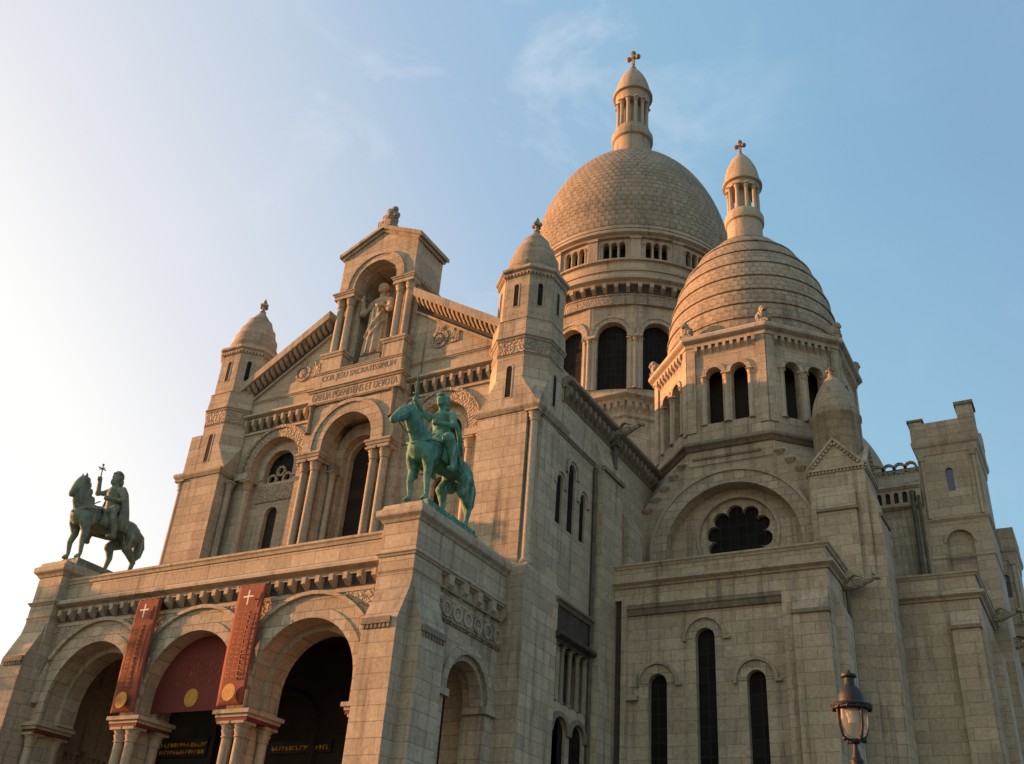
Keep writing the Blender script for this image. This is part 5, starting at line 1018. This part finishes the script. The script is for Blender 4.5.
def saint():
    root = empty("stone_statue", (0, 7.9, 27.6))
    p = MB(); p.box(-0.75, 0.75, -0.45, 0.6, -0.05, 0.5); p.box(-0.65, 0.65, -0.38, 0.55, 0.5, 0.85); p.build("pedestal", M['fine'], root)
    b = MB(); z0 = 0.85
    limb(b, [(0, 0, z0 + 0.25), (0, 0, z0 + 1.3), (0, 0, z0 + 2.4), (0, 0, z0 + 3.2)], [(0.62, 0.42), (0.52, 0.4), (0.48, 0.36), (0.5, 0.32)])
    b.ball((0, 0, z0 + 3.55), (0.6, 0.3, 0.32)); limb(b, [(0, -0.02, z0 + 3.8), (0, -0.05, z0 + 4.05)], [0.16, 0.15])
    b.ball((0, -0.08, z0 + 4.38), (0.25, 0.28, 0.36)); b.ball((0, -0.36, z0 + 4.36), (0.05, 0.07, 0.1)); b.ball((0, -0.28, z0 + 4.16), (0.14, 0.12, 0.14))
    for sx in (1, -1): b.ball((sx * 0.1, -0.31, z0 + 4.44), (0.05, 0.03, 0.03)); b.ball((sx * 0.25, -0.05, z0 + 4.36), (0.04, 0.07, 0.1))
    limb(b, [(-0.5, -0.02, z0 + 3.5), (-0.82, -0.25, z0 + 2.85), (-0.72, -0.55, z0 + 3.5)], [0.22, 0.2, 0.1]); limb(b, [(0.5, -0.02, z0 + 3.5), (0.72, -0.25, z0 + 2.75), (0.18, -0.5, z0 + 2.95)], [0.22, 0.2, 0.1])
    for c, d in (((-0.71, -0.57, z0 + 3.62), (0, 0, 1)), ((0.14, -0.52, z0 + 2.98), (-0.7, 0, 0.5))):
        b.ball(c, (0.09, 0.06, 0.12), 10)
        for k in range(4):
            o = -0.06 + 0.04 * k; ln = (0.17, 0.2, 0.19, 0.14)[k]; pr = Vector((o, 0, 0)) if d[2] == 1 else Vector((0, 0, o)); q = Vector(c) + pr; b.tube([q, q + Vector(d) * ln * 0.6, q + Vector(d) * ln + Vector((0, -0.03, 0))], [0.03, 0.027, 0.018], 6)
        b.tube([Vector(c), Vector(c) + Vector((0.1, -0.04, 0.08))], [0.035, 0.02], 6)
    for k in range(12):
        a = -PI + 0.25 + k * 0.52; b.tube([(0.5 * math.cos(a), 0.36 * math.sin(a), z0 + 2.9), (0.52 * math.cos(a + 0.08), 0.4 * math.sin(a + 0.08), z0 + 1.5), (0.64 * math.cos(a), 0.44 * math.sin(a), z0 + 0.05)], [0.06, 0.085, 0.1], 8)
    b.tube([(-0.5, -0.3, z0 + 1.2), (0, -0.44, z0 + 1.9), (0.4, -0.3, z0 + 2.7)], [0.1, 0.12, 0.1], 8); b.tube([(-0.55, -0.2, z0 + 0.7), (0, -0.46, z0 + 1.3), (0.5, -0.3, z0 + 2.1)], [0.08, 0.1, 0.08], 8)
    b.v = [(p[0] * 1.14, p[1] * 1.1, p[2]) for p in b.v]; organic(b, "robed_figure", M['fine'], root, voxel=0.04, smooth_it=3)
    h = MB(); h.ball((0, 0.02, z0 + 4.48), (0.3, 0.3, 0.33)); h.ball((0, 0.16, z0 + 4.1), (0.28, 0.16, 0.35)); h.build("long_hair", M['fine'], root, smooth=60)
    return root
tag(saint(), "robed stone figure raising one hand in the arched niche at the gable top", "statue")

def banner(cx, labels, cat_lbl, col_text):
    root = empty("hanging_banner", (cx, 0.12, 8.95))
    nx, nz = 10, 30; c = MB(); w0, w1, H = 0.66, 0.62, 4.42
    rows = []
    for j in range(nz + 1):
        f = j / nz; w = w1 + (w0 - w1) * f
        rows.append(c.add([(w * (-1 + 2 * i / nx), -0.02 - 0.05 * math.sin(3.2 * i + cx) * (0.5 + 0.5 * f) - 0.05 * math.sin(f * PI), H * f) for i in range(nx + 1)]))
    for r0, r1 in zip(rows, rows[1:]):
        for i in range(nx): c.f.append((r0 + i, r0 + i + 1, r1 + i + 1, r1 + i))
    o = c.build("cloth", M['red'], root, smooth=60); o.modifiers.new("thick", 'SOLIDIFY').thickness = 0.02
    b = MB(); b.tube([(-0.75, 0.02, H), (0.75, 0.02, H)], 0.05, 8); b.build("hanging_rod", M['iron'], root, smooth=60)
    d = MB(); d.prism([circle(0, 0.42, 0.3, 28)], lambda a, q, e: (a, e, q), -0.20, -0.17); do = d.build("gold_disc", M['gold'], root)
    d = MB(); fr = lambda a, q, e: (a, e, q)
    d.prism([rect(-0.03, 0.03, 3.6, 4.15)], fr, -0.18, -0.16); d.prism([rect(-0.24, 0.24, 3.88, 3.94)], fr, -0.181, -0.161); d.build("white_cross", M['white'], root)
    for dx in col_text:
        s = MB(); rnd = random.Random(int(cx * 10 + dx * 100)); z = 0.95
        while z < 3.35:
            h = rnd.choice((0.1, 0.12, 0.14)); k = rnd.randrange(3)
            s.prism([rect(dx - 0.085, dx + 0.085, z, z + 0.028)], fr, -0.19, -0.172)
            if k: s.prism([rect(dx - 0.085, dx - 0.055, z + 0.03, z + h)], fr, -0.19, -0.172)
            if k == 2: s.prism([rect(dx + 0.055, dx + 0.085, z + 0.03, z + h * 0.8)], fr, -0.19, -0.172)
            z += h + 0.06 + (0.12 if rnd.random() < 0.12 else 0)
        s.prism([rect(dx - 0.09, dx - 0.07, 0.95, 3.4)], fr, -0.188, -0.174); s.build("lettering", M['orange'], root)
    return root
tag(banner(-2.72, None, None, (-0.2, 0.12)), "long red banner with narrow lettering between the farthest and middle arches", "banner", "red banners on the porch")
tag(banner(2.72, None, None, (-0.24, 0.02, 0.26)), "long red banner with wide ochre lettering between the middle and nearest arches", "banner", "red banners on the porch")
M['dimletter'] = plain("faded_lettering", (0.22, 0.065, 0.03), 0.85)
def drape():
    root = empty("arch_drape", (0, 1.1, 9.1)); c = MB()
    c.prism([[(2.31 * math.cos(PI * k / 24), 0.52 + 2.31 * math.sin(PI * k / 24)) for k in range(25)] + [(-2.31, 0.0), (2.31, 0.0)]], lambda a, q, e: (a, e, q), 0.0, 0.03); c.build("cloth", M['darkred'], root)
    d = MB(); d.prism([circle(-0.3, 0.5, 0.34, 28)], lambda a, q, e: (a, e, q), -0.02, 0.0); d.build("gold_disc", M['gold'], root)
    for z, w in ((1.95, 0.75), (1.62, 1.15), (1.3, 1.4), (0.98, 1.5)):
        s = MB(); rnd = random.Random(int(z * 100)); x = -w - 0.3
        while x < w - 0.3:
            k = rnd.choice((0.08, 0.1, 0.12)); s.prism([rect(x, x + 0.025, z, z + 0.18)], lambda a, q, e: (a, e, q), -0.015, -0.002)
            s.prism([rect(x + 0.027, x + k, z + rnd.choice((0, 0.08, 0.155)), z + 0.025 + rnd.choice((0, 0.08, 0.15)) + 0.03)], lambda a, q, e: (a, e, q), -0.014, -0.003); x += k + 0.06
        s.build("lettering", M['dimletter'], root)
    return root
tag(drape(), "dark red half-round cloth with a gold disc filling the middle porch arch", "banner")
def sign(x, z, rows, w):
    root = empty("gilt_sign", (x, 6.2, z)); b = MB(); b.box(-w - 0.15, w + 0.15, 0, 0.08, -0.2, 0.3 * rows); b.build("board", M['iron'], root)
    for r in range(rows):
        s = MB(); rnd = random.Random(int(x * 7 + r)); a = -w; 
        while a < w:
            k = rnd.choice((0.1, 0.12, 0.15)); zz = 0.3 * r - 0.08
            s.prism([rect(a, a + 0.04, zz, zz + 0.17)], lambda p, q, e: (p, e, q), -0.04, 0); s.prism([rect(a + 0.042, a + k, zz + rnd.choice((0, 0.07, 0.13)), zz + 0.045 + rnd.choice((0.0, 0.06, 0.12)))], lambda p, q, e: (p, e, q), -0.038, -0.002); a += k + 0.06
        s.build("lettering", M['signgold'], root)
    return root
M['signgold'] = plain("gilded_lettering", (0.8, 0.42, 0.06), 0.5, 0.2)
tag(sign(-5.65, 8.75, 2, 1.3), "dark board with two lines of gold letters seen below the red half-round cloth", "sign")
tag(sign(0.95, 8.75, 1, 1.45), "dark board with a single line of gold letters seen inside the nearest arch", "sign")

def lamp():
    X, Y = 26.66, -12.83; root = empty("street_lamp", (X, Y, 0.02))
    def lt(prof, name, mat, segs=20, sm=40, par=root): b = MB(); b.lathe(0, 0, prof, segs); return b.build(name, mat, par, smooth=sm)
    lt([(0.26, 0), (0.26, 0.25), (0.2, 0.3), (0.2, 0.9), (0.14, 1.0), (0.09, 1.1), (0.07, 1.2), (0.055, 3.6), (0.08, 3.64), (0.08, 3.7), (0.05, 3.74), (0.075, 4.1), (0.085, 4.16), (0.06, 4.2)], "post", M['iron'])
    zz = 4.2
    b = MB(); b.lathe(0, 0, [(0.06, zz), (0.05, zz + 0.05), (0.03, zz + 0.1), (0.03, zz + 0.16), (0.07, zz + 0.18), (0.075, zz + 0.22)], 16)
    for k in range(4):
        a = PI / 4 + k * PI / 2; ca, sa = math.cos(a), math.sin(a)
        b.tube([(0.05 * ca, 0.05 * sa, zz + 0.2), (0.15 * ca, 0.15 * sa, zz + 0.23), (0.2 * ca, 0.2 * sa, zz + 0.36), (0.21 * ca, 0.21 * sa, zz + 0.58)], 0.018, 8)
        b.ball((0.14 * ca, 0.14 * sa, zz + 0.22), 0.035, 8)
    b.build("lantern_frame", M['iron'], root, smooth=50)
    lt([(0.08, zz + 0.22), (0.14, zz + 0.27), (0.18, zz + 0.37), (0.19, zz + 0.46), (0.19, zz + 0.58)], "lamp_glass", M['lampglass'])
    lt([(0.05, zz + 0.42), (0.06, zz + 0.5), (0.09, zz + 0.57)], "lamp_mantle", M['white'])
    lt([(0.19, zz + 0.57), (0.2, zz + 0.6), (0.255, zz + 0.615), (0.265, zz + 0.64), (0.24, zz + 0.66), (0.17, zz + 0.68), (0.165, zz + 0.76), (0.14, zz + 0.83), (0.09, zz + 0.88), (0.07, zz + 0.92), (0.065, zz + 0.99), (0.1, zz + 1.01), (0.1, zz + 1.04), (0.04, zz + 1.06), (0.02, zz + 1.1)], "lamp_hood", M['iron'], 24)
    b = MB()
    for k in range(12): a = 2 * PI * k / 12; b.ball((0.235 * math.cos(a), 0.235 * math.sin(a), zz + 0.6), 0.028, 8)
    b.tube([(0.235 * math.cos(2 * PI * k / 24), 0.235 * math.sin(2 * PI * k / 24), zz + 0.6) for k in range(25)], 0.014, 6); b.build("beaded_rim", M['iron'], root, smooth=60)
    return root
m_, n_, b_ = newmat("frosted_lamp_glass"); b_.inputs['Base Color'].default_value = (0.8, 0.78, 0.7, 1); b_.inputs['Roughness'].default_value = 0.25; b_.inputs['Transmission Weight'].default_value = 0.85; b_.inputs['IOR'].default_value = 1.1
M['lampglass'] = m_
tag(lamp(), "dark iron street lamp with a bell hood and glass lantern", "lamp")

def park_tree(x, y, h, r):
    root = empty("park_tree", (x, y, 0.0)); rnd = random.Random(11)
    t = MB(); t.tube([(0, 0, -0.1), (0.05, 0, h * 0.25), (-0.1, 0.1, h * 0.55), (0, 0, h * 0.9)], [0.42, 0.32, 0.22, 0.06], 12)
    for k in range(16):
        a = k * 2.4; z = h * (0.3 + 0.035 * k); l = r * (0.85 - 0.03 * k); t.tube([(0, 0, z), (l * 0.5 * math.cos(a), l * 0.5 * math.sin(a), z + 0.9), (l * math.cos(a), l * math.sin(a), z + 1.5)], [0.12, 0.07, 0.02], 6)
    t.build("trunk", M['bark'], root, smooth=50)
    c = MB()
    for k in range(70):
        f = rnd.random(); z = h * (0.34 + 0.64 * f); rr = r * math.sin(PI * (0.12 + 0.83 * f)) ** 0.7; a = rnd.random() * 2 * PI; q = rr * math.sqrt(rnd.random()) * 0.9
        cc = Vector((q * math.cos(a), q * math.sin(a), z)); s_ = 0.55 + 0.5 * rnd.random()
        for j in range(110):
            p = cc + Vector((rnd.gauss(0, s_ * 0.5), rnd.gauss(0, s_ * 0.5), rnd.gauss(0, s_ * 0.45))); u = Vector((rnd.gauss(0, 1), rnd.gauss(0, 1), rnd.gauss(0, 0.6))).normalized(); w = u.cross(Vector((rnd.random(), rnd.random(), 1))).normalized(); l = 0.13 + 0.1 * rnd.random()
            c.face(p - u * l, p - w * l * 0.6, p + u * l, p + w * l * 0.6)
    c.build("crown", M['leaf'], root)
    return root
M['bark'] = plain("tree_bark", (0.09, 0.07, 0.05), 0.9); M['leaf'] = plain("tree_leaves", (0.06, 0.09, 0.03), 0.7)
tag(park_tree(-38.0, -8.0, 20.0, 2.6), "tall slender leafy tree standing apart from the church to the west", "tree")  # out-of-view tree, added to put the porch front in shade
